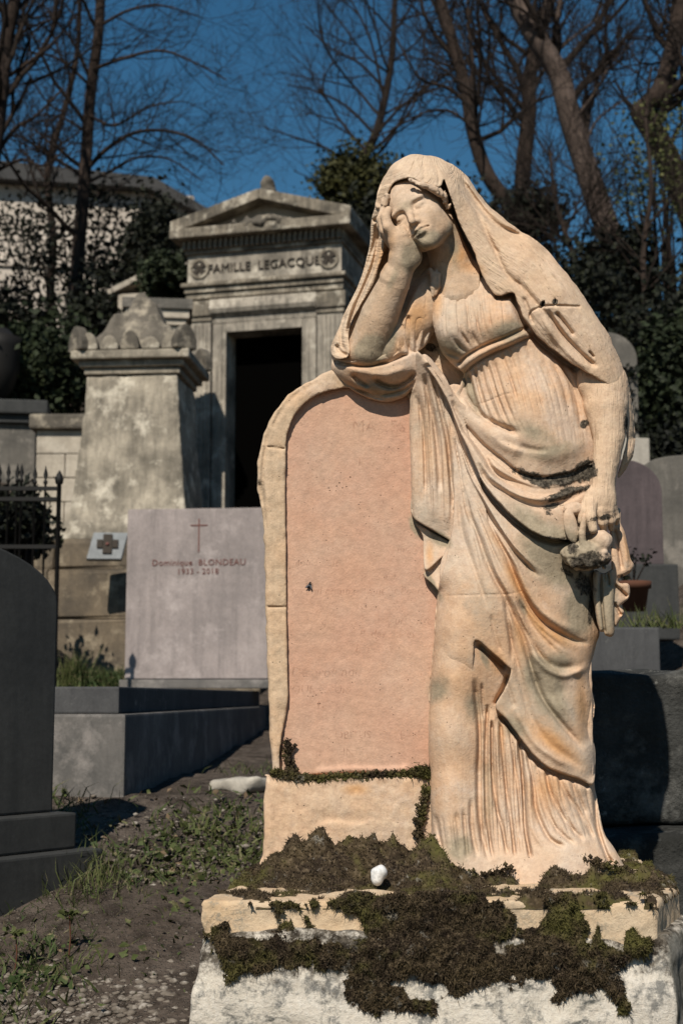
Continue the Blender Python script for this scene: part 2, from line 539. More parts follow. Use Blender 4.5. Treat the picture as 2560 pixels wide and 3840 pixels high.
GREY += [(1390, 1310, 60, 48, -20, 1.2), (1545, 970, 45, 55, 0, .8), (1600, 900, 70, 35, -20, .8), (1690, 870, 28, 60, 25, .55), (1575, 880, 30, 30, 0, .7), (1680, 1310, 60, 40, 20, .8), (1900, 1240, 65, 45, -20, .7), (1520, 770, 40, 25, -30, .35),
         (2110, 2090, 150, 110, 20, 1.0), (2180, 2290, 70, 110, 0, .8), (2040, 2560, 60, 125, -25, 1.1), (1990, 1960, 120, 50, 35, .6), (2090, 2480, 70, 45, 20, .55), (1770, 2650, 40, 60, 0, .5), (1960, 2280, 14, 60, -15, .5),
         (1650, 2020, 45, 25, 30, .9), (1555, 1975, 16, 40, -20, .9), (1620, 2190, 14, 60, -30, .8), (1815, 2460, 16, 60, -15, .7), (1470, 1050, 20, 60, 25, .5), (1470, 1260, 24, 70, 15, .7), (1430, 1460, 120, 30, 10, .5), (2270, 2260, 40, 130, 0, .9), (1760, 1460, 22, 90, -20, .7),
         (1700, 940, 24, 70, 0, .5), (1640, 2590, 60, 60, 0, .5), (1830, 2960, 30, 160, 0, .4), (2000, 1620, 120, 40, 25, .5), (2080, 1690, 110, 40, -10, .5), (1930, 2730, 60, 40, 40, .6), (1720, 3180, 60, 50, 0, .7)]
CRUST += [(2010, 1800, 70, 20, 25, 1.0), (2110, 1795, 90, 26, -12, 1.0), (2190, 1770, 50, 40, -20, 1.0), (2120, 1850, 90, 20, -18, .9), (2070, 1898, 46, 13, -14, .75), (2056, 1920, 20, 18, 0, .5), (2200, 2104, 95, 36, 0, .8), (2145, 2060, 30, 40, 0, .6), (2185, 2190, 36, 56, -50, .7), (2130, 2150, 40, 14, 30, .6), (2212, 2280, 11, 70, 0, .7),
          (1390, 1330, 30, 22, 0, .35), (1500, 832, 16, 18, 30, .42), (1574, 878, 26, 16, -20, .42), (2033, 1140, 10, 12, 0, 1.2), (2080, 1131, 10, 11, 0, 1.2), (2186, 1590, 14, 18, 30, 1.1), (2345, 1590, 8, 40, 5, .8), (1620, 1305, 26, 20, 0, .7), (2330, 2190, 10, 60, 0, .5), (2260, 1940, 50, 14, -10, .8), (2080, 2020, 80, 8, 10, .6)]

monument = empty('mourning_statue', W(1500, 3300, Y0 + 0.1))
tag(monument, 'weathered tan stone statue of a veiled mourning woman leaning on a pink arched tablet', 'statue')
MI = monument.matrix_basis.inverted()
def under(o):
    o.parent = monument
    o.matrix_parent_inverse = Matrix.Translation(-Vector(monument.location))
    return o

# ---- head, neck, raised arm and hand: one continuous body
HC = np.array([1577., 806., 150.]); HL = 318.0
def head_axes(psi, phi, rho):
    ex = np.array([math.cos(psi), 0, math.sin(psi)]); ey = np.array([-math.sin(psi), 0, math.cos(psi)]); ez = np.array([0, 1., 0])
    ey, ez = math.cos(phi) * ey - math.sin(phi) * ez, math.cos(phi) * ez + math.sin(phi) * ey
    R = np.array([[math.cos(rho), -math.sin(rho), 0], [math.sin(rho), math.cos(rho), 0], [0, 0, 1]])
    S = np.array([1, -1, 1])
    return np.array([S * (R @ ex), S * (R @ ey), S * (R @ ez)])
HA = head_axes(0.27, -0.36, 0.63)
def head_field(p):
    q = ((p - HC) @ HA.T) / HL
    x = q[..., 0]; ax = np.abs(x)
    m = np.stack([ax, q[..., 1], q[..., 2]], -1)         # mirrored
    f = ellipsoid(q, (0, -0.05, 0.14), (0.335, 0.42, 0.36))
    f = smin(f, ellipsoid(q, (0, 0.09, -0.14), (0.265, 0.27, 0.335)), 0.10)
    f = smin(f, ellipsoid(q, (0, 0.235, -0.405), (0.105, 0.10, 0.095)), 0.10)
    f = smin(f, ellipsoid(m, (0.155, 0.20, -0.135), (0.125, 0.125, 0.125)), 0.09)
    f = smin(f, ellipsoid(m, (0.18, 0.02, -0.27), (0.085, 0.16, 0.12)), 0.10)
    f = smin(f, ellipsoid(q, (0, 0.30, -0.27), (0.13, 0.07, 0.10)), 0.07)
    f = smin(f, ellipsoid(m, (0.11, 0.315, 0.075), (0.13, 0.055, 0.04)), 0.06)
    f = smax(f, -ellipsoid(m, (0.135, 0.40, 0.0), (0.09, 0.115, 0.060)), 0.045)
    f = smin(f, ellipsoid(m, (0.135, 0.285, -0.012), (0.078, 0.062, 0.050)), 0.012)
    f = smax(f, -chain(m, [(0.065, 0.345, -0.030), (0.10, 0.352, -0.045), (0.155, 0.345, -0.043), (0.205, 0.315, -0.022)], [0.010, 0.016, 0.015, 0.008], 0.01), 0.010)
    f = smax(f, -chain(m, [(0.06, 0.345, 0.018), (0.11, 0.348, 0.040), (0.165, 0.335, 0.038), (0.21, 0.305, 0.010)], [0.006, 0.011, 0.011, 0.006], 0.01), 0.012)
    nose = chain(q, [(0, 0.325, 0.055), (0, 0.385, -0.06), (0, 0.445, -0.165)], [0.040, 0.036, 0.042], 0.03)
    nose = smin(nose, ellipsoid(m, (0.042, 0.385, -0.178), (0.036, 0.045, 0.033)), 0.02)
    f = smin(f, nose, 0.045)
    f = smax(f, -ellipsoid(m, (0.024, 0.405, -0.212), (0.014, 0.022, 0.016)), 0.012)
    f = smax(f, -chain(q, [(0, 0.40, -0.215), (0, 0.385, -0.245)], [0.008, 0.010], 0.01), 0.02)
    f = smin(f, chain(m, [(0.0, 0.372, -0.268), (0.03, 0.372, -0.262), (0.095, 0.325, -0.280)], [0.022, 0.023, 0.010], 0.02), 0.018)
    f = smin(f, chain(m, [(0.0, 0.362, -0.322), (0.045, 0.350, -0.316), (0.080, 0.325, -0.298)], [0.028, 0.024, 0.010], 0.02), 0.020)
    f = smax(f, -chain(m, [(0.0, 0.398, -0.294), (0.04, 0.385, -0.288), (0.115, 0.325, -0.291)], [0.014, 0.013, 0.010], 0.01), 0.008)
    f = smax(f, -ellipsoid(q, (0, 0.40, -0.372), (0.08, 0.07, 0.026)), 0.04)
    # ear side curls
    return f * HL

def body_field(U, V, H):
    p = np.stack(np.broadcast_arrays(U, V, H), -1).astype(np.float32)
    f = head_field(p)
    neck = chain(p, [(1640, 850, 110), (1690, 980, 85), (1715, 1090, 70)], [72, 74, 100], 20)
    f = smin(f, neck, 18)
    f = smin(f, capsule(p, (1655, 1075, 40), (1850, 1060, 50), 75, 95), 40)
    # raised arm: forearm, wrist band, heel of the hand
    arm = chain(p, [(1382, 1298, 84), (1425, 1180, 130), (1478, 1060, 180), (1508, 985, 205)], [76, 72, 58, 49], 2)
    arm = smin(arm, ellipsoid(p, (1372, 1322, 86), (70, 50, 60)), 20)
    band = chain(p, [(1478, 1045, 186), (1486, 1027, 192)], [57, 55], 2)
    arm = np.minimum(arm, band)
    hand = ellipsoid((p - np.array([1520, 930, 215])) @ np.array([[.80, .60, 0], [-.60, .80, 0], [0, 0, 1]]).T, (0, 0, 0), (50, 74, 48))
    hand = smin(hand, ellipsoid(p, (1548, 962, 205), (34, 40, 40)), 22)
    hand = smin(hand, ellipsoid(p, (1492, 893, 228), (40, 46, 38)), 24)
    arm = smin(arm, hand, 26)
    fin = chain(p, [(1482, 885, 236), (1453, 848, 246), (1443, 812, 240), (1456, 786, 222)], [24, 20, 18, 13], 6)
    fin = np.minimum(fin, chain(p, [(1470, 900, 205), (1440, 862, 212), (1428, 822, 205), (1440, 778, 190)], [23, 19, 17, 13], 6))
    fin = np.minimum(fin, chain(p, [(1472, 915, 180), (1442, 880, 180), (1428, 845, 172), (1436, 800, 160)], [22, 18, 16, 12], 6))
    thumb = chain(p, [(1522, 905, 246), (1516, 878, 254), (1509, 856, 252)], [22, 17, 12], 6)
    arm = smin(arm, smin(fin, thumb, 4), 9)
    f = np.minimum(f, arm)
    # upper arm of the raised side
    up = chain(p, [(1650, 1075, 55), (1560, 1190, 55), (1450, 1290, 55)], [84, 90, 88], 3)
    f = np.minimum(f, up)
    # curls by the temple
    hair = chain(p, [(1540, 676, 258), (1575, 690, 262), (1605, 700, 258), (1640, 716, 240), (1664, 736, 218), (1680, 776, 190)], [7, 9, 12, 15, 13, 8], 3)
    hair = np.minimum(hair, chain(p, [(1452, 735, 200), (1440, 765, 194), (1436, 796, 186)], [9, 14, 12], 3))
    hair = hair + 13 * vnoise3(p * np.array([1.0, .6, 1.0], dtype=np.float32), 11, 15) + 7 * vnoise3(p, 6, 16)
    f = np.minimum(f, hair)
    return f + 1.2 * vnoise3(p, 16, 5)

under(carve('body', (1284, 1800, 590, 1400, -40, 345), 4, body_field, stone_skin, None))

# ---- bodice and lower gown
BOD = [(1612, 1010), (1640, 1050), (1700, 1078), (1780, 1052), (1850, 1020), (1960, 1060), (2010, 1180), (2100, 1300), (2190, 1400), (2230, 1480), (2240, 1600), (2240, 1725), (2185, 1750), (2125, 1775), (2050, 1787), (2000, 1785), (1940, 1765), (1890, 1725),
       (1825, 1675), (1780, 1630), (1735, 1580), (1700, 1500), (1725, 1440), (1735, 1400), (1700, 1372), (1660, 1330), (1636, 1270), (1622, 1200), (1624, 1120), (1616, 1060)]
BODC = [(1620, 1020, 130), (1650, 1080, 138), (1740, 1085, 140), (1850, 1060, 138), (1740, 1130, 172), (1960, 1080, 120), (1690, 1230, 222), (1660, 1180, 190), (1640, 1280, 180), (1720, 1300, 185), (1780, 1190, 200), (1880, 1200, 232), (1900, 1250, 215), (1830, 1290, 178), (1760, 1340, 160),
        (1730, 1400, 115), (1860, 1330, 170), (1960, 1270, 165), (2040, 1270, 120), (1760, 1480, 125), (1850, 1450, 185), (1960, 1480, 215), (2080, 1480, 185), (2180, 1500, 105), (2225, 1600, 95), (1800, 1590, 150), (1900, 1640, 205), (2000, 1680, 222), (2100, 1680, 205), (2200, 1680, 130),
        (1740, 1560, 120), (1860, 1690, 175), (2000, 1770, 205), (2120, 1760, 180), (2225, 1725, 110)]
def fan(a, b, n, h, w, tp=.25, seed=3):
    r = np.random.RandomState(seed); A = np.array(a, float); B = np.array(b, float); out = []
    for i in range(n):
        f_ = (i + 0.5 + 0.5 * (r.rand() - .5)) / n
        out.append(([tuple(p) for p in A + (B - A) * f_ + r.normal(0, 2, A.shape)], h * (0.6 + 0.8 * r.rand()), w, w * 0.8, tp))
    return out
def gl(pts, h=-7, w=6, w2=None, tp=.15): return (pts, h, w, w2 or w, tp)
BODS = [gl([(1668, 1100), (1664, 1180), (1668, 1260)], -4, 5), gl([(1692, 1092), (1690, 1180), (1700, 1270)], -4, 5), gl([(1716, 1085), (1720, 1180), (1745, 1285)], -4, 5), gl([(1740, 1078), (1752, 1180), (1780, 1295)], -5, 5), gl([(1764, 1068), (1782, 1180), (1806, 1285)], -5, 5),
        gl([(1788, 1062), (1806, 1170), (1828, 1265)], -4, 5), gl([(1810, 1066), (1826, 1160), (1842, 1230)], -3, 5),
        gl([(1645, 1110), (1644, 1180)], -3, 5),
        gl([(1715, 1228), (1742, 1272), (1770, 1312)], -9, 7, 6, .4), gl([(1742, 1210), (1764, 1275), (1786, 1308)], -8, 7, 6, .4), gl([(1690, 1255), (1722, 1300), (1755, 1325)], -8, 8, 7, .4), gl([(1652, 1305), (1690, 1330), (1738, 1346)], -10, 8, 7, .4), gl([(1664, 1335), (1700, 1358), (1730, 1362)], -9, 7, 7, .4), gl([(1770, 1240), (1785, 1285), (1804, 1302)], -7, 7, 6, .4),
        # belt
        ([(1722, 1392), (1765, 1350), (1830, 1312), (1905, 1282), (1995, 1240)], 22, 17, 17, .02), gl([(1716, 1372), (1750, 1335), (1820, 1296), (1895, 1266), (1985, 1224)], -18, 7, 7, .05), gl([(1736, 1408), (1776, 1368), (1838, 1332), (1912, 1300), (2000, 1260)], -14, 5, 5, .05),
        gl([(1755, 1392), (1776, 1490), (1800, 1552)], -11, 8), gl([(1776, 1374), (1808, 1490), (1838, 1574)], -13, 9), gl([(1797, 1358), (1834, 1490), (1874, 1588)], -12, 9), gl([(1818, 1344), (1860, 1485), (1905, 1592)], -12, 9), gl([(1842, 1332), (1885, 1480), (1930, 1590)], -9, 9), gl([(1872, 1318), (1915, 1420), (1935, 1500)], -7, 8), gl([(1902, 1304), (1930, 1390)], -6, 8), gl([(1935, 1292), (1960, 1380)], -5, 8), gl([(1970, 1285), (1990, 1350)], -4, 8),
        gl([(2090, 1335), (2140, 1435), (2166, 1530), (2180, 1620)], -14, 10), gl([(2060, 1340), (2110, 1440), (2135, 1560)], -7, 9), gl([(2030, 1350), (2075, 1460)], -4, 9),
        ([(1790, 1516), (1830, 1504), (1870, 1486), (1925, 1470)], -2.6, 2.6, 2.6, .1),
        # the roll of cloth below the belly
        gl([(1735, 1470), (1770, 1525), (1812, 1566), (1870, 1598), (1950, 1630)], -22, 14, 9), ([(1720, 1510), (1762, 1570), (1820, 1618), (1890, 1662), (1960, 1700)], 18, 24, 30, .1), gl([(1860, 1640), (1930, 1672), (2010, 1690), (2060, 1688)], -12, 16, 8), ([(1990, 1660), (2060, 1705), (2140, 1690), (2205, 1640)], 10, 30, 30, .2)]
BODS += fan([(1648, 1112), (1640, 1180), (1652, 1280)], [(1880, 1050), (1895, 1150), (1900, 1235)], 15, -3.6, 3.4) + fan([(1750, 1402), (1764, 1480), (1792, 1548)], [(2080, 1310), (2140, 1440), (2172, 1600)], 17, -3.6, 4.0) + fan([(1860, 1560), (1900, 1620)], [(2190, 1580), (2200, 1680)], 14, -2.0, 4)
BODS += [gl([(1848, 1114), (1890, 1114), (1920, 1106), (1930, 1136), (1952, 1192), (1976, 1234), (2010, 1276), (2056, 1318), (2112, 1358), (2165, 1394)], -30, 10, 10, .03)]
BODR = [([(1616, 1060), (1624, 1120), (1622, 1200), (1636, 1270), (1660, 1330), (1700, 1372)], 46), ([(1735, 1580), (1780, 1630), (1825, 1675), (1890, 1725), (1940, 1765), (2000, 1785), (2050, 1787), (2125, 1775), (2240, 1725)], 12), ([(1730, 1400), (1745, 1440), (1735, 1480)], 40)]

GOWN = [(1655, 2100), (1650, 2240), (1626, 2450), (1612, 2575), (1605, 2750), (1609, 2900), (1612, 3000), (1616, 3100), (1606, 3215), (1620, 3290), (1760, 3330), (1850, 3335), (2000, 3320), (2200, 3300), (2330, 3285), (2345, 3262), (2335, 3240), (2300, 3180), (2262, 3115), (2238, 3000), (2226, 2925), (2220, 2700), (2215, 2400), (2200, 2100), (1950, 1950), (1750, 1950)]
GOWNC = [(1640, 2300, 120), (1612, 2575, 122), (1608, 2900, 122), (1614, 3150, 128), (1680, 2320, 160), (1700, 2550, 176), (1695, 2750, 176), (1695, 2950, 176), (1690, 3100, 180), (1690, 3230, 195), (1760, 2600, 158), (1766, 2800, 150), (1772, 3000, 152), (1790, 3180, 165), (1820, 2650, 105), (1830, 2900, 105), (1840, 3150, 140), (1840, 3280, 190), (1950, 2800, 110), (1950, 3000, 120), (1950, 3200, 160),
         (2060, 2900, 118), (2080, 3050, 128), (2090, 3200, 175), (2180, 2950, 85), (2190, 3100, 105), (2200, 3220, 160), (2225, 2980, 40), (2245, 3100, 50), (2300, 3220, 105), (2330, 3255, 95), (1750, 2100, 120), (2000, 2100, 110), (2150, 2300, 70), (1900, 2450, 110)]
GOWNS = [gl([(1775, 2540), (1796, 2750), (1792, 2900), (1795, 3050), (1810, 3150), (1832, 3230)], -20, 12, 8, .08), gl([(1826, 2640), (1820, 2800), (1822, 3000), (1828, 3100), (1848, 3225)], -18, 8, 6, .05), gl([(1842, 2700), (1846, 2900), (1860, 3025), (1880, 3100), (1902, 3210)], -18, 8, 6, .05), gl([(1874, 2700), (1890, 2900), (1906, 3025), (1922, 3150), (1930, 3220)], -16, 8, 6, .05),
         gl([(1944, 2775), (1960, 2950), (1966, 3100), (1988, 3220)], -28, 9, 6, .04), gl([(1905, 2710), (1930, 2880), (1946, 3025), (1952, 3150)], -12, 7, 6), gl([(1975, 2815), (2000, 2950), (2006, 3025), (2028, 3090), (2064, 3150), (2120, 3178)], -17, 10, 8, .06), gl([(2008, 2850), (2022, 2950), (2050, 3050), (2100, 3125), (2160, 3170)], -13, 10, 9, .08), gl([(2045, 2880), (2056, 2950), (2086, 3025), (2136, 3100), (2190, 3155)], -15, 11, 9, .08), gl([(2090, 2900), (2120, 2975), (2172, 3050), (2222, 3145)], -14, 11, 9, .08), gl([(2132, 2915), (2160, 2980), (2205, 3060)], -9, 10, 9),
         gl([(2228, 2940), (2232, 3030), (2240, 3105), (2272, 3205), (2300, 3240)], -24, 8, 8, .06), gl([(1708, 3040), (1718, 3130), (1724, 3210)], -10, 8), gl([(1736, 3030), (1742, 3130), (1752, 3225)], -11, 8), gl([(1764, 2990), (1770, 3110), (1790, 3220)], -11, 8), gl([(1628, 3050), (1644, 3130), (1660, 3190)], -9, 8), gl([(1805, 2560), (1812, 2700)], -10, 7), gl([(1850, 2660), (1868, 2900), (1888, 3080)], 8, 7, 5), gl([(1985, 2860), (1984, 3000), (2000, 3120), (2050, 3190)], 9, 8, 8)]
GOWNS += fan([(1786, 2620), (1790, 2900), (1796, 3210)], [(1960, 2800), (1966, 2980), (1990, 3210)], 11, -5, 4.2, .08) + fan([(1985, 2840), (2010, 3000), (2060, 3130)], [(2200, 2940), (2215, 3010), (2260, 3160)], 9, -4, 5, .1) + fan([(1630, 3060), (1640, 3190)], [(1770, 3040), (1790, 3210)], 7, -4, 5, .2)
GOWNS += [gl([(1868, 2680), (1904, 2716), (1960, 2792), (2010, 2852), (2060, 2890), (2112, 2911), (2162, 2926), (2212, 2950)], -26, 10, 10, .03), gl([(1784, 2414), (1846, 2464), (1900, 2510)], -22, 9, 9, .1), gl([(1906, 2528), (1888, 2580), (1854, 2646)], -22, 9, 9, .1)]
GOWNR = [([(1650, 2240), (1626, 2450), (1612, 2575), (1605, 2750), (1609, 2900), (1612, 3000), (1616, 3100), (1606, 3215)], 92), ([(2226, 2925), (2238, 3000), (2262, 3115), (2300, 3180), (2335, 3240)], 22)]
fb = layer(BOD, BODC, BODS, BODR, 2.2, 11)
fg = layer(GOWN, GOWNC, GOWNS, GOWNR, 2.0, 21)
def clasp_field(U, V, H):
    p = np.stack(np.broadcast_arrays(U, V, H), -1)
    f = chain(p, [(1612, 1012, 138), (1626, 1040, 148), (1624, 1075, 152), (1622, 1110, 150)], [9, 13, 12, 6], 4)
    f = np.minimum(f, chain(p, [(1636, 1014, 132), (1642, 1040, 146), (1640, 1076, 152), (1632, 1104, 150)], [8, 11, 10, 6], 4))
    return np.minimum(f, chain(p, [(1618, 1022, 146), (1646, 1030, 150)], [9, 9], 4))
def gown_field(U, V, H):
    # the two sheets are only evaluated where they lie
    out = np.full((U.shape[0], V.shape[1], H.shape[2]), 40.0, dtype=np.float32)
    vs = V[0, :, 0]
    a = np.searchsorted(vs, 1830); b = np.searchsorted(vs, 1920); c = np.searchsorted(vs, 1130)
    out[:, :a] = fb(U, V[:, :a], H)
    out[:, :c] = np.minimum(out[:, :c], clasp_field(U, V[:, :c], H))
    out[:, b:] = np.minimum(out[:, b:], fg(U, V[:, b:], H))
    return out
def skirt_flow(u, v, h):
    return np.stack([u - 0.18 * np.maximum(v - 2900, 0) * np.clip((u - 1800) / 400, 0, 1.5), v * 0.10, h * 0.3], -1)
under(carve('gown', (1596, 2352, 1000, 3345, -90, 262), 4, gown_field, stone_cloth, None, flow=skirt_flow))

# ---- mantle: wrap under the elbow, hanging folds, sweep across the hips
WRAP = [(1244, 1345), (1246, 1395), (1290, 1440), (1340, 1475), (1400, 1500), (1450, 1508), (1510, 1492), (1556, 1450), (1578, 1400), (1580, 1350), (1560, 1325), (1530, 1318), (1500, 1290), (1440, 1330), (1380, 1345), (1310, 1330), (1290, 1280), (1255, 1280), (1242, 1315)]
WRAPC = [(1250, 1310, 60), (1250, 1380, 50), (1290, 1435, 45), (1300, 1400, 84), (1380, 1380, 122), (1380, 1450, 82), (1400, 1495, 44), (1440, 1500, 44), (1450, 1400, 122), (1530, 1370, 126), (1560, 1340, 128), (1540, 1450, 72), (1340, 1340, 136), (1280, 1280, 78), (1500, 1300, 128)]
WRAPS = [gl([(1246, 1352), (1290, 1366), (1360, 1372), (1440, 1362), (1500, 1338), (1540, 1320)], -26, 8, 6, .04), gl([(1394, 1420), (1440, 1447), (1482, 1452), (1526, 1430), (1562, 1396)], -26, 14, 7, .12), gl([(1318, 1404), (1350, 1432), (1385, 1452)], -15, 10, 6), gl([(1330, 1460), (1400, 1478), (1460, 1480), (1520, 1460), (1560, 1420)], -15, 10, 6, .1), gl([(1290, 1432), (1340, 1462), (1400, 1488), (1450, 1496)], -14, 8, 6), gl([(1262, 1295), (1290, 1325), (1330, 1340)], -18, 9, 7), gl([(1255, 1330), (1290, 1346), (1330, 1352)], -10, 7, 6),
         ([(1300, 1385), (1380, 1400), (1450, 1405), (1530, 1375)], 12, 16, 16, .15), gl([(1450, 1345), (1480, 1312), (1500, 1285)], -14, 8, 8)]
WRAPR = [([(1244, 1345), (1246, 1395), (1290, 1440), (1340, 1475), (1400, 1500), (1450, 1508), (1510, 1492), (1556, 1450)], 28), ([(1290, 1270), (1255, 1280), (1242, 1315), (1244, 1345)], 40)]

CURTSX = fan([(1552, 1440), (1550, 1650), (1560, 1900)], [(1660, 1480), (1690, 1700), (1700, 1960)], 9, -4, 4, .12)
CURT = [(1560, 1325), (1590, 1340), (1640, 1400), (1700, 1480), (1760, 1640), (1800, 1800), (1830, 2000), (1780, 2110), (1700, 2060), (1704, 2046), (1686, 2028), (1625, 1990), (1546, 1936), (1541, 1850), (1538, 1700), (1534, 1580), (1540, 1480), (1560, 1420)]
CURTC = [(1565, 1340, 165), (1550, 1480, 85), (1545, 1700, 70), (1552, 1900, 66), (1600, 1500, 110), (1610, 1750, 92), (1615, 1950, 84), (1660, 1480, 135), (1690, 1700, 100), (1690, 2010, 84), (1760, 1700, 130), (1780, 1900, 140), (1800, 2080, 150)]
CURTS = [gl([(1560, 1480), (1582, 1580), (1593, 1700), (1596, 1850)], -12, 12, 8, .1), gl([(1588, 1400), (1606, 1500), (1632, 1620), (1646, 1750), (1650, 1850)], -14, 11, 9, .08), gl([(1615, 1400), (1650, 1530), (1674, 1650), (1686, 1750), (1697, 1850), (1710, 1950), (1708, 2030)], -20, 10, 8, .08), gl([(1640, 1440), (1672, 1540), (1702, 1650), (1720, 1780), (1735, 1950)], -14, 8, 7), ([(1575, 1430), (1602, 1600), (1618, 1800), (1620, 1960)], 12, 15, 15, .1), ([(1630, 1480), (1660, 1640), (1672, 1800), (1676, 1990)], 10, 10, 12, .1),
         gl([(1600, 1360), (1640, 1430), (1680, 1520), (1712, 1620), (1745, 1720), (1775, 1800)], -20, 8, 8, .06), ([(1585, 1345), (1640, 1410), (1690, 1500)], 16, 14, 14, .1)]
ZIG1 = [(1556, 1960), (1600, 1985), (1690, 2035), (1703, 2052), (1650, 2095), (1596, 2138), (1586, 2080), (1584, 2010)]
ZIG1C = [(1560, 1970, 40), (1690, 2040, 62), (1596, 2130, 66), (1600, 2020, 30), (1650, 2070, 58)]
ZIG2 = [(1596, 2140), (1650, 2098), (1704, 2056), (1740, 2100), (1740, 2240), (1690, 2260), (1656, 2230), (1620, 2190), (1590, 2162)]
ZIG2C = [(1600, 2150, 40), (1700, 2070, 60), (1720, 2230, 110), (1650, 2225, 74), (1640, 2150, 46)]
SKIRT = [(1640, 2220), (1680, 2060), (1700, 1900), (1690, 1620), (1670, 1500), (1700, 1440), (1800, 1500), (2000, 1700), (2215, 1740), (2226, 1960), (2228, 2270), (2246, 2370), (2238, 2405), (2228, 2440), (2214, 2500), (2212, 2550), (2226, 2625), (2226, 2675), (2211, 2750), (2229, 2800), (2229, 2900), (2217, 2942), (2160, 2916), (2110, 2901), (2060, 2880), (2010, 2842),
         (1960, 2782), (1905, 2706), (1868, 2668), (1858, 2640), (1895, 2576), (1913, 2520), (1905, 2500), (1850, 2452), (1782, 2402), (1774, 2500), (1766, 2600), (1700, 2660), (1620, 2640), (1606, 2600), (1622, 2450)]
SKIRTC = [(1645, 2250, 118), (1625, 2450, 116), (1610, 2600, 80), (1640, 2640, 90), (1670, 2350, 166), (1700, 2470, 174), (1690, 2640, 105), (1740, 2560, 140), (1700, 2200, 158), (1720, 2050, 140), (1710, 1800, 112), (1690, 1600, 100), (1780, 1800, 150), (1800, 2000, 178), (1800, 2200, 200), (1770, 2400, 185), (1850, 2420, 176), (1900, 2510, 166), (1870, 2650, 132), (1900, 2100, 200), (1900, 2300, 196), (1960, 1950, 200), (2050, 2050, 190), (2150, 2050, 150), (2200, 2100, 100), (2000, 2250, 176), (2100, 2250, 160), (2190, 2300, 105),
          (2000, 2450, 160), (2100, 2450, 150), (2190, 2450, 95), (1960, 2600, 148), (1960, 2750, 140), (2060, 2650, 146), (2150, 2650, 118), (2200, 2650, 70), (2060, 2850, 138), (2150, 2850, 118), (2210, 2900, 80), (1900, 1750, 170), (2100, 1850, 180), (2210, 1850, 110)]
SKIRTS = [([(1692, 1600), (1740, 1725), (1770, 1800), (1820, 1880), (1870, 1960), (1925, 2045), (1980, 2100), (2030, 2150)], 13, 12, 8, .12), gl([(1700, 1640), (1730, 1730), (1760, 1810), (1806, 1885), (1856, 1968), (1912, 2055), (1968, 2115), (2020, 2165)], -18, 7, 9, .1),
          gl([(1745, 1770), (1780, 1855), (1820, 1930), (1860, 2010), (1900, 2090), (1930, 2165), (1955, 2225), (1995, 2290), (2040, 2338), (2100, 2378), (2160, 2405), (2212, 2414)], -20, 13, 9, .08), ([(1770, 1800), (1805, 1870), (1850, 1950), (1895, 2035), (1935, 2120), (1970, 2200), (2010, 2265), (2060, 2315), (2120, 2350), (2190, 2370)], 12, 12, 14, .12),
          gl([(1735, 1820), (1755, 1925), (1790, 2000), (1820, 2090), (1850, 2165), (1885, 2225), (1920, 2300), (1955, 2375), (1975, 2440), (2000, 2540), (2030, 2615), (2075, 2680), (2125, 2740), (2190, 2815)], -18, 14, 9, .08), ([(1775, 1930), (1815, 2030), (1850, 2120), (1900, 2210), (1945, 2300), (1985, 2380)], 10, 10, 12, .15),
          gl([(1716, 1850), (1730, 1990), (1765, 2100), (1800, 2200), (1830, 2290)], -9, 12, 9), gl([(1936, 2250), (1985, 2350), (2016, 2440), (2060, 2490), (2115, 2505), (2170, 2490)], -14, 16, 10, .1), ([(1990, 2440), (2030, 2490), (2066, 2518), (2112, 2532), (2165, 2520), (2205, 2490)], 14, 11, 14, .15), gl([(2000, 2520), (2040, 2590), (2090, 2600), (2130, 2560)], -12, 28, 28, .2),
          gl([(1905, 2330), (1925, 2420), (1940, 2520), (1962, 2600), (1985, 2680), (2020, 2745), (2065, 2795), (2135, 2845), (2195, 2885)], -12, 18, 12, .1), ([(1925, 2640), (1968, 2730), (2010, 2790), (2075, 2840), (2150, 2880)], 11, 12, 14, .15), gl([(1890, 2235), (1906, 2330), (1915, 2420), (1918, 2490)], -9, 7, 7), gl([(1660, 2235), (1800, 2230), (1900, 2228), (1960, 2215)], -2.2, 3, 3, .05), gl([(2130, 2500), (2175, 2580), (2195, 2680), (2200, 2760)], -9, 16, 12),
          ([(2060, 2560), (2110, 2640), (2160, 2720), (2195, 2790)], 9, 16, 14, .2), gl([(1840, 2300), (1855, 2380), (1880, 2450)], -6, 8, 8), gl([(1895, 2540), (1912, 2600), (1930, 2660)], -5, 8, 8)]
SKIRTS += fan([(1700, 1560), (1722, 1800), (1760, 2000), (1790, 2190)], [(1700, 1540), (1800, 1830), (1930, 2030), (2060, 2150)], 9, -4.5, 5, .15) + fan([(1880, 2240), (1900, 2380), (1950, 2600)], [(1960, 2230), (2060, 2340), (2200, 2380)], 6, -4.5, 7, .2, 5)
SKIRTS += [gl([(1672, 1515), (1706, 1606), (1741, 1682), (1771, 1748), (1801, 1812), (1842, 1868), (1892, 1924), (1944, 1970), (1996, 2006), (2048, 2028), (2095, 2034), (2200, 2006)], -28, 9, 9, .05)]
SKIRTR = [([(1640, 2220), (1622, 2450), (1606, 2600)], 88), ([(2226, 1960), (2228, 2270), (2246, 2370), (2228, 2440), (2214, 2500), (2212, 2550), (2226, 2625), (2211, 2750), (2229, 2800), (2229, 2900)], 60), ([(1868, 2668), (1905, 2706), (1960, 2782), (2010, 2842), (2060, 2880), (2160, 2916), (2217, 2942)], 6)]
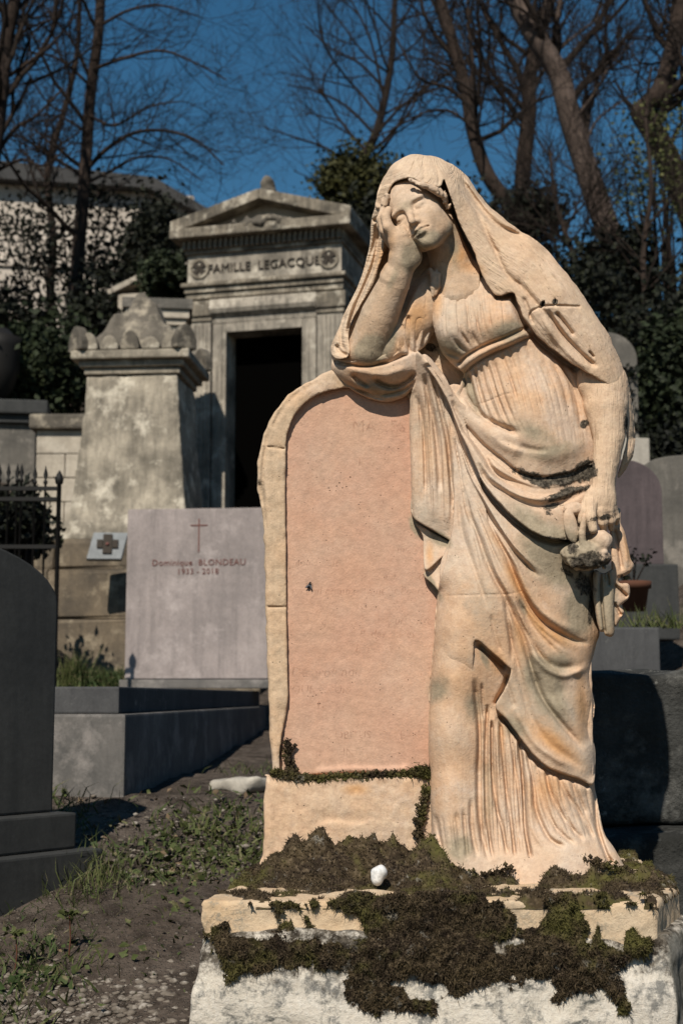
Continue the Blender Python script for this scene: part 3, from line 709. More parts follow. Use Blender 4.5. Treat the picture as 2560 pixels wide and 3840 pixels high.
BAND = [(1600, 1330), (1660, 1400), (1720, 1500), (1800, 1560), (1950, 1680), (2100, 1740), (2236, 1720), (2240, 1850), (2225, 1990), (2150, 2020), (2095, 2024), (2050, 2018), (2000, 1996), (1950, 1961), (1900, 1916), (1850, 1861), (1810, 1806), (1780, 1741), (1750, 1676), (1715, 1600), (1680, 1510), (1630, 1420), (1580, 1345)]
BANDC = [(1590, 1340, 165), (1660, 1440, 160), (1720, 1580, 160), (1780, 1690, 185), (1850, 1800, 210), (1950, 1900, 225), (2050, 1960, 225), (2150, 1980, 190), (2225, 1960, 120), (1800, 1640, 140), (1900, 1750, 180), (2000, 1830, 200), (2100, 1850, 190), (2220, 1800, 110), (1850, 1650, 140), (2050, 1760, 170), (2150, 1780, 150)]
BANDS = [gl([(1690, 1500), (1735, 1590), (1770, 1645), (1820, 1720), (1845, 1765), (1890, 1800), (1950, 1827), (2000, 1845), (2075, 1845), (2150, 1825), (2210, 1790)], -24, 13, 8, .06), gl([(1790, 1735), (1820, 1800), (1870, 1835), (1935, 1872), (2000, 1898), (2060, 1900), (2125, 1876), (2200, 1838)], -18, 14, 8, .1), ([(1740, 1620), (1790, 1710), (1840, 1785), (1900, 1835), (1970, 1865), (2060, 1868), (2150, 1845)], 14, 10, 12, .1), ([(1830, 1730), (1880, 1765), (1950, 1795), (2010, 1815)], 10, 9, 9), gl([(1905, 1860), (1980, 1930), (2060, 1970), (2150, 1970)], -6, 26, 26)]
BANDS += [gl([(1727, 1592), (1772, 1642), (1818, 1686), (1884, 1737), (1935, 1778), (1998, 1798), (2050, 1800), (2126, 1788), (2225, 1746)], -30, 10, 10, .05)]
BANDR = [([(1630, 1420), (1680, 1510), (1715, 1600), (1750, 1676), (1780, 1741), (1810, 1806), (1850, 1861), (1900, 1916), (1950, 1961), (2000, 1996), (2050, 2018), (2095, 2024), (2225, 1990)], 9), ([(1580, 1345), (1600, 1330), (1660, 1400)], 18)]
SLEEVE = [(1596, 1035), (1618, 1050), (1630, 1120), (1628, 1200), (1615, 1262), (1585, 1305), (1540, 1332), (1494, 1325), (1476, 1296), (1498, 1220), (1530, 1140), (1562, 1076)]
SLEEVEC = [(1600, 1060, 128), (1570, 1120, 150), (1545, 1200, 152), (1600, 1180, 146), (1510, 1290, 138), (1560, 1290, 132), (1612, 1240, 112)]
SLEEVES = [gl([(1506, 1215), (1502, 1265), (1512, 1322)], -12, 8, 6, .1), gl([(1530, 1180), (1526, 1250), (1536, 1328)], -13, 8, 6, .1), gl([(1572, 1190), (1562, 1260), (1560, 1318)], -11, 9, 6, .1), gl([(1604, 1180), (1594, 1250), (1580, 1306)], -11, 8, 6, .1), gl([(1612, 1110), (1600, 1150), (1612, 1200)], -8, 7, 6)]
fl_slv = layer(SLEEVE, SLEEVEC, SLEEVES, [(SLEEVE + SLEEVE[:1], 26)], 1.5, 35)
fl_wrap = layer(WRAP, WRAPC, WRAPS, WRAPR, 2.0, 31)
fl_curt = layer(CURT, CURTC, CURTS + CURTSX, [([(1546, 1936), (1541, 1850), (1538, 1700), (1534, 1580), (1540, 1480)], 26)], 1.5, 41)
fl_z1 = layer(ZIG1, ZIG1C, (), (), 1.0, 51)
fl_z2 = layer(ZIG2, ZIG2C, (), (), 1.0, 55)
fl_skirt = layer(SKIRT, SKIRTC, SKIRTS, SKIRTR, 2.0, 61)
fl_band = layer(BAND, BANDC, BANDS, BANDR, 2.0, 71)
def sub(vs, lo, hi): return slice(int(np.searchsorted(vs, lo)), int(np.searchsorted(vs, hi)))
def mantle_field(U, V, H):
    out = np.full((U.shape[0], V.shape[1], H.shape[2]), 40.0, dtype=np.float32)
    us = U[:, 0, 0]; vs = V[0, :, 0]
    for f, (a, b, c, d) in ((fl_slv, (1450, 1660, 1010, 1350)), (fl_wrap, (1200, 1620, 1240, 1540)), (fl_curt, (1500, 1880, 1290, 2150)), (fl_z1, (1530, 1740, 1930, 2170)), (fl_z2, (1560, 1780, 2020, 2300)), (fl_skirt, (1570, 2290, 1400, 2980)), (fl_band, (1550, 2290, 1290, 2060))):
        i, j = sub(us, a, b), sub(vs, c, d)
        out[i, j] = np.minimum(out[i, j], f(U[i], V[:, j], H))
    return out
under(carve('mantle', (1228, 2262, 1020, 2960, -60, 262), 4, mantle_field, stone_cloth, None, flow=skirt_flow))

# ---- veil over head, shoulder and arm, with the strip hanging beside the raised hand
VOUT = [(1405, 770), (1426, 693), (1467, 621), (1523, 585), (1567, 579), (1630, 588), (1679, 608), (1717, 634), (1760, 675), (1820, 760), (1880, 812), (1940, 860), (1982, 885), (2050, 935), (2090, 985), (2140, 1045), (2185, 1110), (2235, 1185), (2280, 1255), (2315, 1335), (2350, 1425), (2370, 1530), (2379, 1640), (2372, 1702), (2354, 1743), (2323, 1787)]
VIN = [(2314, 1784), (2330, 1720), (2346, 1640), (2340, 1560), (2310, 1490), (2275, 1440), (2236, 1418), (2170, 1381), (2120, 1345), (2065, 1305), (2020, 1265), (1985, 1225), (1960, 1185), (1938, 1130), (1925, 1098), (1885, 1106), (1853, 1104), (1822, 1060), (1796, 1000), (1762, 915), (1731, 853), (1713, 810), (1693, 754), (1680, 713), (1664, 676), (1650, 700), (1615, 702), (1600, 690), (1572, 688), (1556, 674), (1523, 668), (1482, 684), (1460, 712), (1446, 740), (1430, 780)]
VEILC = [(1420, 740, 170), (1440, 680, 190), (1500, 640, 224), (1500, 668, 222), (1560, 610, 222), (1560, 660, 248), (1610, 680, 256), (1650, 640, 245), (1690, 700, 235), (1700, 630, 190), (1740, 800, 205), (1780, 720, 165), (1790, 900, 195), (1830, 1020, 196), (1860, 860, 180), (1870, 1090, 196), (1920, 880, 165), (1960, 960, 200), (1930, 1080, 204), (2030, 1020, 200), (2000, 1150, 214), (1985, 1220, 196), (2080, 1100, 215), (2060, 1250, 200), (2065, 1300, 172), (2150, 1180, 200), (2140, 1330, 186),
         (2210, 1250, 190), (2220, 1390, 178), (2280, 1330, 170), (2300, 1440, 150), (2345, 1500, 115), (2365, 1600, 80), (2355, 1700, 60), (2325, 1780, 50)]
VEILS = [gl([(1690, 640), (1740, 720), (1800, 820), (1850, 930), (1900, 1030), (1960, 1080), (2020, 1150), (2120, 1270)], -10, 10, 8, .08), gl([(1722, 660), (1800, 780), (1870, 850), (1940, 880), (1980, 888)], -22, 12, 10, .1), ([(1735, 660), (1820, 772), (1900, 840), (1970, 882)], 16, 9, 9, .1), gl([(1780, 800), (1830, 900), (1880, 960)], -6, 9, 9), gl([(1960, 1110), (2000, 1220)], -8, 8, 8),
         gl([(2050, 1160), (2090, 1230), (2130, 1280), (2200, 1350), (2240, 1378)], -16, 10, 7, .1), gl([(2080, 1170), (2120, 1220), (2150, 1260)], -16, 8, 6, .1), ([(2030, 1190), (2080, 1270), (2150, 1345), (2210, 1390)], 10, 14, 10, .15), gl([(2206, 1316), (2226, 1340)], -14, 4, 4), gl([(1990, 1200), (1985, 1185), (1995, 1165), (2030, 1150), (2060, 1146), (2100, 1146), (2180, 1150)], -8, 3.5, 3.5, .05),
         gl([(2040, 1140), (2030, 1138)], -20, 9, 9, .01), gl([(2083, 1131), (2076, 1131)], -20, 9, 9, .01), gl([(1925, 1098), (1920, 1140), (1950, 1200)], -6, 5, 5),
         gl([(1560, 600), (1540, 640), (1530, 668)], -5, 7, 7), gl([(1590, 600), (1590, 650), (1592, 690)], -5, 7, 7), gl([(1520, 610), (1490, 650), (1470, 690)], -5, 8, 8), gl([(1625, 610), (1640, 650), (1648, 695)], -6, 7, 7), gl([(1470, 640), (1445, 700), (1430, 760)], -6, 7, 7)]
VEILR = [(VOUT[1:14], 95), (VOUT[13:23], 80), (VOUT[22:], 30)]
STRIP = [(1436, 700), (1424, 715), (1404, 780), (1391, 830), (1386, 917), (1374, 968), (1360, 1020), (1335, 1085), (1290, 1175), (1272, 1228), (1250, 1272), (1240, 1318), (1260, 1345), (1300, 1340), (1312, 1310), (1306, 1250), (1326, 1190), (1366, 1120), (1402, 1060), (1424, 990), (1452, 915), (1446, 870), (1428, 815), (1432, 784), (1450, 735), (1462, 700), (1452, 692)]
STRIPC = [(1410, 720, 165), (1440, 720, 185), (1400, 800, 140), (1425, 790, 165), (1400, 900, 105), (1440, 890, 110), (1370, 1010, 85), (1420, 980, 100), (1310, 1150, 85), (1370, 1110, 95), (1260, 1270, 90), (1305, 1270, 120), (1250, 1330, 90), (1300, 1335, 130)]
STRIPS = [gl([(1424, 815), (1416, 900), (1400, 980), (1370, 1060), (1335, 1140), (1312, 1210), (1305, 1260)], -26, 9, 8, .06), gl([(1408, 830), (1404, 900), (1385, 970), (1355, 1050), (1318, 1130)], -16, 7, 7, .08), gl([(1300, 1170), (1280, 1230), (1280, 1290), (1300, 1320)], -12, 7, 7), gl([(1260, 1290), (1275, 1318), (1305, 1335)], -16, 8, 8), ([(1396, 830), (1430, 815), (1440, 800)], -18, 7, 7, .1), ([(1440, 880), (1430, 950), (1400, 1030), (1360, 1110)], 10, 8, 8, .1)]
STRIPR = [([(1400, 780), (1391, 830), (1386, 917), (1374, 968), (1335, 1085), (1290, 1175), (1250, 1272), (1240, 1318)], 26)]
fl_veil = layer(VOUT + VIN, VEILC, VEILS, VEILR, 3.4, 81, lam=0.01)
fl_strip = layer(STRIP, STRIPC, STRIPS, STRIPR, 1.5, 91)
CORE = [(1450, 700), (1490, 630), (1690, 640), (1860, 900), (2000, 1100), (2110, 1350), (2000, 1430), (1760, 1470), (1600, 1400), (1480, 1380), (1300, 1330), (1330, 1190), (1420, 1000), (1446, 850)]
fl_core = layer(CORE, [(1450, 700, 30), (1850, 900, 30), (2000, 1400, 20), (1330, 1320, 20), (1600, 1100, 30)], (), (), 3.0, 111)
def veil_field(U, V, H):
    out = fl_veil(U, V, H)
    us = U[:, 0, 0]; vs = V[0, :, 0]
    i, j = sub(us, 1280, 2140), sub(vs, 600, 1500)
    out[i, j] = np.minimum(out[i, j], fl_core(U[i], V[:, j], H))
    i, j = sub(us, 1200, 1500), sub(vs, 640, 1380)
    out[i, j] = np.minimum(out[i, j], fl_strip(U[i], V[:, j], H))
    return out
VO = spline(VOUT, n=3)
def veil_flow(u, v, h):
    D, S, A = line_dist(VO, u, v)
    cap = np.clip((760 - v) / 120, 0, 1) * np.clip((1740 - u) / 60, 0, 1)
    ang = np.arctan2(u - 1600, v - 500) * 320
    return np.stack([D * (1 - cap) + ang * cap, A * 260 * (1 - cap) + v * 0.12 * cap, h * 0.2], -1)
under(carve('veil', (1228, 2388, 568, 1800, -40, 300), 4, veil_field, stone_veil, None, flow=veil_flow))

# ---- lowered arm and hand
def arm_field(U, V, H):
    p = np.stack(np.broadcast_arrays(U, V, H), -1).astype(np.float32)
    f = chain(p, [(2262, 1440, 62), (2268, 1520, 84), (2282, 1640, 116), (2264, 1780, 142), (2256, 1850, 150)], [92, 86, 60, 46, 45], 2)
    f = smin(f, ellipsoid(p, (2256, 1880, 156), (55, 66, 42)), 20)
    f = smin(f, ellipsoid(p, (2215, 1880, 164), (26, 50, 30)), 20)
    f = smin(f, ellipsoid(p, (2200, 1430, 80), (45, 60, 60)), 25)
    fg_ = chain(p, [(2212, 1890, 190), (2212, 1940, 222), (2222, 1985, 228)], [26, 21, 17], 8)
    fg_ = np.minimum(fg_, chain(p, [(2250, 1915, 178), (2258, 1958, 172), (2262, 1985, 148)], [22, 18, 14], 8))
    fg_ = np.minimum(fg_, chain(p, [(2278, 1912, 168), (2290, 1950, 156), (2290, 1980, 130)], [20, 17, 13], 8))
    fg_ = np.minimum(fg_, chain(p, [(2296, 1905, 152), (2308, 1938, 138), (2310, 1960, 112)], [17, 14, 11], 8))
    fg_ = np.minimum(fg_, chain(p, [(2205, 1870, 170), (2186, 1915, 200), (2176, 1955, 212)], [22, 18, 13], 8))
    return smin(f, fg_, 8) + 1.5 * vnoise3(p, 14, 6)
under(carve('lowered_arm', (2100, 2372, 1340, 2014, -60, 262), 4, arm_field, stone_veil, None))

# ---- bunch of flowers in the lowered hand
def posy_field(U, V, H):
    p = np.stack(np.broadcast_arrays(U, V, H - 56), -1).astype(np.float32)
    f = ellipsoid(p, (2196, 2080, 130), (96, 58, 66)) + 12 * vnoise3(p, 26, 8) + 6 * vnoise3(p, 12, 9)
    f = smin(f, ellipsoid(p, (2252, 2030, 138), (44, 42, 42)) + 5 * vnoise3(p, 14, 10), 5)
    rot = np.array([[.98, -.2, 0], [.2, .98, 0], [0, 0, 1]])
    f = np.minimum(f, ellipsoid((p - np.array([2138, 1972, 165])) @ rot.T, (0, 0, 0), (26, 66, 14)))
    f = np.minimum(f, ellipsoid(p, (2150, 1910, 140), (44, 26, 26)) + 8 * vnoise3(p, 12, 13))
    f = smin(f, chain(p, [(2190, 1935, 165), (2180, 2000, 178), (2186, 2060, 172)], [11, 13, 15], 6), 5)
    f = smin(f, chain(p, [(2196, 2040, 180), (2220, 2070, 182), (2245, 2085, 172)], [10, 12, 10], 6), 5)
    for i in range(18):
        rs = random.Random(i)
        f = smin(f, np.sqrt(((p - np.array([2130 + rs.random() * 140, 2070 + rs.random() * 60, 135 + rs.random() * 50])) ** 2).sum(-1)) - 8 - 6 * rs.random(), 9)
    return f
under(carve('flower_bunch', (2088, 2316, 1868, 2160, 40, 282), 4, posy_field, stone_cloth, None))

# ---- cloth hanging below the lowered hand
TASS = [(2226, 2140), (2262, 2150), (2300, 2140), (2300, 2250), (2301, 2330), (2302, 2372), (2290, 2388), (2268, 2382), (2262, 2368), (2246, 2366), (2232, 2300), (2222, 2220)]
TASSC = [(2230, 2150, 110), (2300, 2150, 110), (2240, 2250, 122), (2280, 2250, 128), (2260, 2370, 125), (2295, 2380, 115)]
TASSS = [([(2250, 2140), (2254, 2250), (2266, 2372)], -16, 5, 5, .03), ([(2276, 2150), (2284, 2200)], -12, 4, 4, .1), ([(2262, 2150), (2270, 2180)], -8, 4, 4, .1)]
TAIL = [(2296, 1930), (2322, 1906), (2326, 1960), (2342, 2000), (2361, 2088), (2374, 2120), (2356, 2152), (2318, 2170), (2322, 2186), (2356, 2192), (2357, 2240), (2336, 2262), (2322, 2275), (2336, 2290), (2334, 2306), (2306, 2348), (2296, 2300), (2292, 2150), (2286, 2000)]
TAILC = [(2300, 1940, 60), (2340, 2010, 70), (2365, 2115, 78), (2300, 2120, 96), (2340, 2220, 74), (2300, 2260, 92), (2305, 2340, 84)]
TAILS = [([(2300, 1980), (2318, 2060), (2330, 2140)], -14, 7, 6, .1), ([(2318, 1960), (2344, 2060), (2352, 2130)], 9, 7, 8, .15), ([(2298, 2190), (2320, 2210), (2350, 2238)], -18, 6, 6, .05), ([(2300, 2260), (2316, 2290), (2326, 2310)], -16, 6, 6, .05), ([(2312, 2166), (2336, 2160), (2360, 2146)], -12, 5, 5, .05)]
ft1 = layer(TASS, TASSC, TASSS, [(TASS + TASS[:1], 22)], 2.0, 101, back=95)
ft2 = layer(TAIL, TAILC, TAILS, [(TAIL + TAIL[:1], 12)], 2.0, 105, back=80)
under(carve('hanging_cloth', (2210, 2384, 1896, 2400, -10, 150), 4, lambda U, V, H: np.minimum(ft1(U, V, H), ft2(U, V, H)), stone_cloth, None))

# ---------------------------------------------------------------- tablet, base block, plinth
stone_panel = statue_stone('stone_pink_panel', (0.475, 0.275, 0.190), (0.49, 0.315, 0.225), 0.8, 0.0, 0.4, 0.12)
stone_block = statue_stone('stone_base_block', (0.53, 0.375, 0.255), (0.55, 0.43, 0.32), 0.6, 0.2, 0.7)

PAN = [(1062, 2880), (1064, 2500), (1060, 2000), (1060, 1700), (1064, 1640), (1084, 1575), (1120, 1520), (1170, 1480), (1230, 1460), (1330, 1440), (1500, 1420), (1640, 1440), (1660, 1800), (1660, 2300), (1660, 2880), (1620, 2902), (1400, 2896), (1200, 2902)]
panel_hm = layer(PAN, [(1070, 2000, 0), (1070, 2800, 0), (1600, 2800, 0), (1600, 1500, 0), (1300, 2100, 0)], [([(1330, 2560), (1400, 2600), (1380, 2700)], 1.5, 60, 60, .3), ([(1150, 2400), (1200, 2500), (1150, 2600)], -2.0, 40, 40, .3), ([(1180, 2894), (1300, 2884), (1450, 2886), (1540, 2880)], 10, 10, 14, .05)], (), 2.0, 121)
under(carve('inscribed_panel', (1050, 1672, 1410, 2912, -28, 20), 5, panel_hm, stone_panel, None))
FOUT = [(1040, 2908), (1024, 2904), (1020, 2880), (1010, 2700), (1000, 2400), (995, 2200), (992, 2100), (985, 1950), (968, 1850), (962, 1796), (970, 1710), (988, 1635), (1012, 1575), (1046, 1520), (1095, 1468), (1145, 1437), (1200, 1408), (1250, 1385), (1330, 1380), (1500, 1390), (1660, 1400), (1680, 1800), (1680, 2890), (1670, 2906)]
FIN = [(1086, 2960), (1080, 2600), (1075, 2300), (1072, 2000), (1070, 1800), (1072, 1665), (1080, 1620), (1100, 1565), (1140, 1515), (1190, 1480), (1250, 1462), (1320, 1455), (1420, 1500), (1545, 1520), (1548, 2000), (1600, 2200), (1610, 2960)]
fr_o = layer(FOUT, [(1000, 2000, 27), (1040, 2800, 25), (1020, 1600, 30), (1200, 1430, 34), (1500, 1420, 20), (1650, 2500, -10), (1600, 1800, 0)], [([(1010, 1600), (990, 1720), (985, 1850), (1000, 2000)], -9, 7, 9, .1), ([(1200, 1425), (1110, 1478), (1050, 1545), (1020, 1610)], -7, 10, 7, .1), ([(966, 1800), (975, 1840), (985, 1900)], -14, 12, 12, .2), ([(1000, 1676), (1070, 1682)], -8, 3, 3, .05), ([(1000, 2275), (1075, 2278)], -7, 3, 3, .05)], [(FOUT[1:19], 20)], 5.0, 131)
def frame_field(U, V, H):
    f = fr_o(U, V, H)
    U2 = np.broadcast_to(U, (U.shape[0], V.shape[1], 1))[:, :, 0]; V2 = np.broadcast_to(V, (U.shape[0], V.shape[1], 1))[:, :, 0]
    inn = poly_sd(spline(FIN, True, 5), U2, V2) + 2.5 * vnoise(U2, V2, 18, 140)
    hole = np.maximum(np.broadcast_to(inn[:, :, None], f.shape), np.broadcast_to(-14 - H, f.shape))
    return smax(f, -hole, 4)
under(carve('tablet_frame', (945, 1700, 1370, 2920, -260, 60), 6, frame_field, stone_frame, None))
BLK = [(1000, 2916), (1010, 2906), (1200, 2912), (1400, 2908), (1590, 2912), (1640, 2920), (1640, 3320), (985, 3320), (988, 3200), (990, 3000)]
blk_f = layer(BLK, [(1000, 2950, 44), (1300, 3000, 48), (1590, 3000, 44), (1300, 3250, 52), (1000, 3250, 48), (1640, 3250, 30)], [([(1150, 3090), (1250, 3070), (1330, 3080), (1420, 3060)], -7, 30, 10, .2), ([(1010, 3190), (1020, 2930)], 4, 14, 14, .1)], [([(1640, 2912), (1400, 2908), (1200, 2912), (1006, 2908)], 14), ([(1000, 2912), (990, 3000), (985, 3320)], 12)], 5.0, 151)
under(carve('base_block', (970, 1660, 2896, 3330, -300, 70), 6, blk_f, stone_block, None))

def vox(name, lo, hi, step, fn, mat, parent=None, smooth=True):
    """Rough stone body from a distance field in metres, in the parent's own coordinates."""
    ax = [np.arange(lo[i], hi[i] + step, step) for i in range(3)]
    X, Y, Z = ax[0][:, None, None], ax[1][None, :, None], ax[2][None, None, :]
    f = np.array(np.broadcast_to(fn(X, Y, Z), (len(ax[0]), len(ax[1]), len(ax[2]))), dtype=np.float32)
    np.clip(f, -4 * step, 4 * step, out=f)
    f[0] = f[-1] = step; f[:, 0] = f[:, -1] = step; f[:, :, 0] = f[:, :, -1] = step
    g = openvdb.FloatGrid(4 * step); g.copyFromArray(f)
    pts, tris, quads = g.convertToPolygons(0.0, 0.0)
    co = pts * step + np.array(lo)
    q = quads; m = co.mean(0)
    if np.einsum('ij,ij->i', co[q[:, 0]] - m, np.cross(co[q[:, 1]] - m, co[q[:, 2]] - m)).sum() < 0: q = q[:, ::-1]
    return link(name, np_mesh(name, co, [q, tris]), mat, parent, smooth)

def n3(X, Y, Z, scale, seed):
    p = np.stack(np.broadcast_arrays(X, Y, Z), -1)
    return vnoise3(p, scale, seed)

TOPZ = CAM_Z - 0.320
PLAN = np.array([(-0.218, 2.30), (0.497, 2.30), (0.574, 2.48), (0.60, 2.98), (-0.12, 2.98), (-0.15, 2.77)])
def slab_f(X, Y, Z):
    U, V = np.broadcast_arrays(X[:, :, 0], Y[:, :, 0])
    sd = poly_sd(PLAN, U, V)[:, :, None]
    bot = TOPZ - 0.062 - 0.034 * np.clip((X + 0.2) / 0.7, 0, 1)
    f = smax(smax(np.broadcast_to(sd, (X.shape[0], Y.shape[1], Z.shape[2])), Z - TOPZ, 0.008), bot - Z, 0.012)
    return f + 0.004 * n3(X, Y, Z, 0.03, 3) + 0.003 * n3(X, Y, Z, 0.012, 4) + 0.004 * n3(X, Y, Z, 0.09, 6)

t = NT('stone_plinth_slab')
big = t.noise(9, 6, 0.65); fine = t.noise(90, 5, 0.75); spk = t.noise(55, 6, 0.8)
c = t.mix(t.ramp(big, [(0.35, 0), (0.65, 1)]), (0.55, 0.39, 0.24), (0.55, 0.43, 0.30))
c = t.mix(t.math('MULTIPLY', t.ramp(spk, [(0.50, 0), (0.62, 1)]), t.ramp(t.noise(11, 4, 0.6, t.vec(loc=(3, 1, 2))), [(0.42, 0), (0.6, 1)])), c, (0.30, 0.26, 0.20))
c = t.mix(0.5, c, t.ramp(fine, [(0.25, 0.33), (0.75, 0.66)]), 'OVERLAY')
stone_slab = t.done(c, t.bump(t.math('ADD', t.math('MULTIPLY', fine, 0.8), spk), 0.8, 0.004), 0.95)
under(vox('plinth_slab', (-0.25, 2.27, TOPZ - 0.12), (0.63, 3.01, TOPZ + 0.02), 0.005, slab_f, stone_slab))

PLAN2 = np.array([(-0.228, 2.285), (0.515, 2.285), (0.60, 2.47), (0.63, 3.0), (-0.12, 3.0), (-0.17, 2.77)])
def base_f(X, Y, Z):
    U, V = np.broadcast_arrays(X[:, :, 0], Y[:, :, 0])
    sd = poly_sd(PLAN2, U, V)[:, :, None] - 0.04 * np.clip((TOPZ - 0.10 - Z) / 0.35, 0, 2)
    sd = sd + 0.016 * np.clip((TOPZ - 0.15 - Z) / -0.05, 0, 1) * 0
    f = smax(np.broadcast_to(sd, (X.shape[0], Y.shape[1], Z.shape[2])), Z - (TOPZ - 0.05), 0.02)
    return f + 0.016 * n3(X, Y, Z, 0.07, 13) + 0.008 * n3(X, Y, Z, 0.025, 14) + 0.02 * n3(X, Y, Z, 0.2, 16)

t = NT('stone_pedestal')
big = t.noise(10, 7, 0.7); fine = t.noise(120, 5, 0.75); spk = t.noise(26, 8, 0.78)
c = t.mix(t.ramp(big, [(0.35, 0), (0.7, 1)]), (0.66, 0.60, 0.52), (0.55, 0.49, 0.40))
c = t.mix(t.ramp(spk, [(0.50, 0), (0.60, 1)]), c, (0.22, 0.21, 0.19))
c = t.mix(t.ramp(t.noise(13, 6, 0.7, t.vec((1, 1, 2.5), loc=(5, 2, 0))), [(0.56, 0), (0.66, 1)]), c, (0.10, 0.10, 0.09))
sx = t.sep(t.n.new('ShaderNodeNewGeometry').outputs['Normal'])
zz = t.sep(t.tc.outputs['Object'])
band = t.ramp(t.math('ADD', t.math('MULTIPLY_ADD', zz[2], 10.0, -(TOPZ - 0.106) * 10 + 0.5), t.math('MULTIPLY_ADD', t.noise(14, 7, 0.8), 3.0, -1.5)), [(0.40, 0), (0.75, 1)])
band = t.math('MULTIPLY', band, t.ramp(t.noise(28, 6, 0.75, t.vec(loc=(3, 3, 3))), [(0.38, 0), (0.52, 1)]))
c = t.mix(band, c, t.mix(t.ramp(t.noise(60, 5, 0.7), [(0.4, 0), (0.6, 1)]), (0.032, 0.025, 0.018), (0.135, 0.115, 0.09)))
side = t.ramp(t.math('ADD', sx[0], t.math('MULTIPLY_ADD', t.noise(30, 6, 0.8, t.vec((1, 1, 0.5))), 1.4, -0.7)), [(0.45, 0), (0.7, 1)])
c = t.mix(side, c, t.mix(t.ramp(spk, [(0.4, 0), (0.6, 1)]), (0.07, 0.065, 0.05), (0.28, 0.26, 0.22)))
c = t.mix(0.5, c, t.ramp(fine, [(0.25, 0.33), (0.75, 0.66)]), 'OVERLAY')
stone_base = t.done(c, t.bump(t.math('ADD', t.math('MULTIPLY', fine, 0.6), spk), 0.9, 0.006), 0.95)
under(vox('pedestal', (-0.50, 2.12, 0.22), (0.80, 3.1, TOPZ), 0.009, base_f, stone_base))

# ---- worn inscription on the pink panel
def text_obj(name, body, size, mat, parent, loc, rot=(math.pi / 2, 0, 0), depth=0.0006, shear=0.0, align='CENTER', spacing=1.0):
    cu = bpy.data.curves.new(name, 'FONT')
    cu.body = body; cu.size = size; cu.extrude = depth; cu.align_x = align; cu.shear = shear; cu.space_character = spacing
    cu.resolution_u = 2
    tmp = bpy.data.objects.new(name, cu)
    col.objects.link(tmp)
    dg = bpy.context.evaluated_depsgraph_get()
    me = bpy.data.meshes.new_from_object(tmp.evaluated_get(dg))
    bpy.data.objects.remove(tmp, do_unlink=True)
    bpy.data.curves.remove(cu)
    me.materials.clear()
    o = link(name, me, mat, parent)
    o.location = loc; o.rotation_euler = rot
    return o

def worn_ink(name, color):
    """Lettering worn away in places: the cut only shows here and there."""
    t = NT(name)
    n = t.noise(38, 4, 0.7)
    tr = t.n.new('ShaderNodeBsdfTransparent'); mx = t.n.new('ShaderNodeMixShader')
    t.put(t.b.inputs['Base Color'], c4(color))
    t.l.new(t.ramp(n, [(0.46, 0), (0.66, 0.18)]), mx.inputs[0]); t.l.new(tr.outputs[0], mx.inputs[1]); t.l.new(t.b.outputs[0], mx.inputs[2])
    t.l.new(mx.outputs[0], t.n['Material Output'].inputs['Surface'])
    return t.m
ink = worn_ink('worn_inscription', (0.33, 0.165, 0.105))
panel_obj = [o for o in monument.children if o.name.startswith('inscribed_panel')][0]
for body, u, v, px, sh in (('MANES', 1420, 1618, 52, 0.0), ('I   I L I', 1400, 1746, 36, 0), ('ye', 1172, 2078, 30, .2), ('mille le', 1540, 2072, 30, .2), ('modeste et', 1180, 2120, 30, .2), ('d e  la bonte', 1500, 2172, 30, .2), ('un ami compatissant et fidele', 1340, 2228, 34, .2), ('G   D   R', 1420, 2286, 30, 0), ('qui                 puissance', 1410, 2340, 34, .2), ('P  des autres', 1450, 2388, 32, .2), ('L  f  une', 1400, 2444, 34, .2), ('De profundis      CL     N', 1350, 2534, 40, .15), ('POUR LOUIS', 1190, 2598, 34, .1), ('1804', 1230, 2660, 38, 0), ('OBITUS   DE  L OR', 1420, 2768, 32, 0), ('IN  A', 1330, 2832, 32, 0)):
    p = Wn(np.array(float(u)), np.array(float(v)), np.array(2.8))
    o = text_obj('inscription_line', body, px * KS * 1.25, ink, None, (float(p[0]), float(p[1]), float(p[2])), depth=0.0001, shear=sh)
    o['kind'] = 'stuff'; o.parent = panel_obj

# ---- moss
def moss_mat():
    t = NT('moss')
    a = t.noise(18, 5, 0.7); b = t.noise(140, 3, 0.7)
    c = t.mix(t.ramp(a, [(0.4, 0), (0.62, 1)]), (0.024, 0.016, 0.010), (0.056, 0.040, 0.020))
    c = t.mix(t.ramp(b, [(0.5, 0), (0.75, 1)]), c, (0.135, 0.100, 0.062))
    c = t.mix(t.ramp(t.noise(9, 4, 0.7, t.vec(loc=(4, 4, 2))), [(0.50, 0), (0.64, 1)]), c, (0.075, 0.068, 0.020))
    c = t.mix(t.ramp(t.noise(30, 5, 0.75, t.vec(loc=(1, 7, 3))), [(0.60, 0), (0.68, 1)]), c, (0.16, 0.145, 0.12))
    return t.done(c, None, 0.95)
m_moss = moss_mat()
rs = np.random.RandomState(7)
def blades(P, N, length, width, up=0.3, spread=0.7, seed=0):
    """One bent two-piece blade at each point."""
    r = np.random.RandomState(seed)
    n = len(P)
    d = N + spread * (r.rand(n, 3) - 0.5) * 2 + np.array([0, 0, up])
    d /= np.linalg.norm(d, axis=1)[:, None]
    s = np.cross(d, r.rand(n, 3) - 0.5); s /= np.linalg.norm(s, axis=1)[:, None] + 1e-9
    L = length * (0.5 + r.rand(n))[:, None]; w = width * (0.6 + 0.8 * r.rand(n))[:, None]
    bend = (r.rand(n, 3) - 0.5) * 0.8
    base = P - d * L * 0.15
    mid = base + d * L * 0.6
    tip = mid + (d + bend) * L * 0.5
    V = np.stack([base - s * w, base + s * w, mid + s * w * 0.7, mid - s * w * 0.7, tip], 1).reshape(-1, 3)
    i = np.arange(n)[:, None] * 5
    return V, i + np.array([[0, 1, 2, 3]]), i + np.array([[3, 2, 4]])
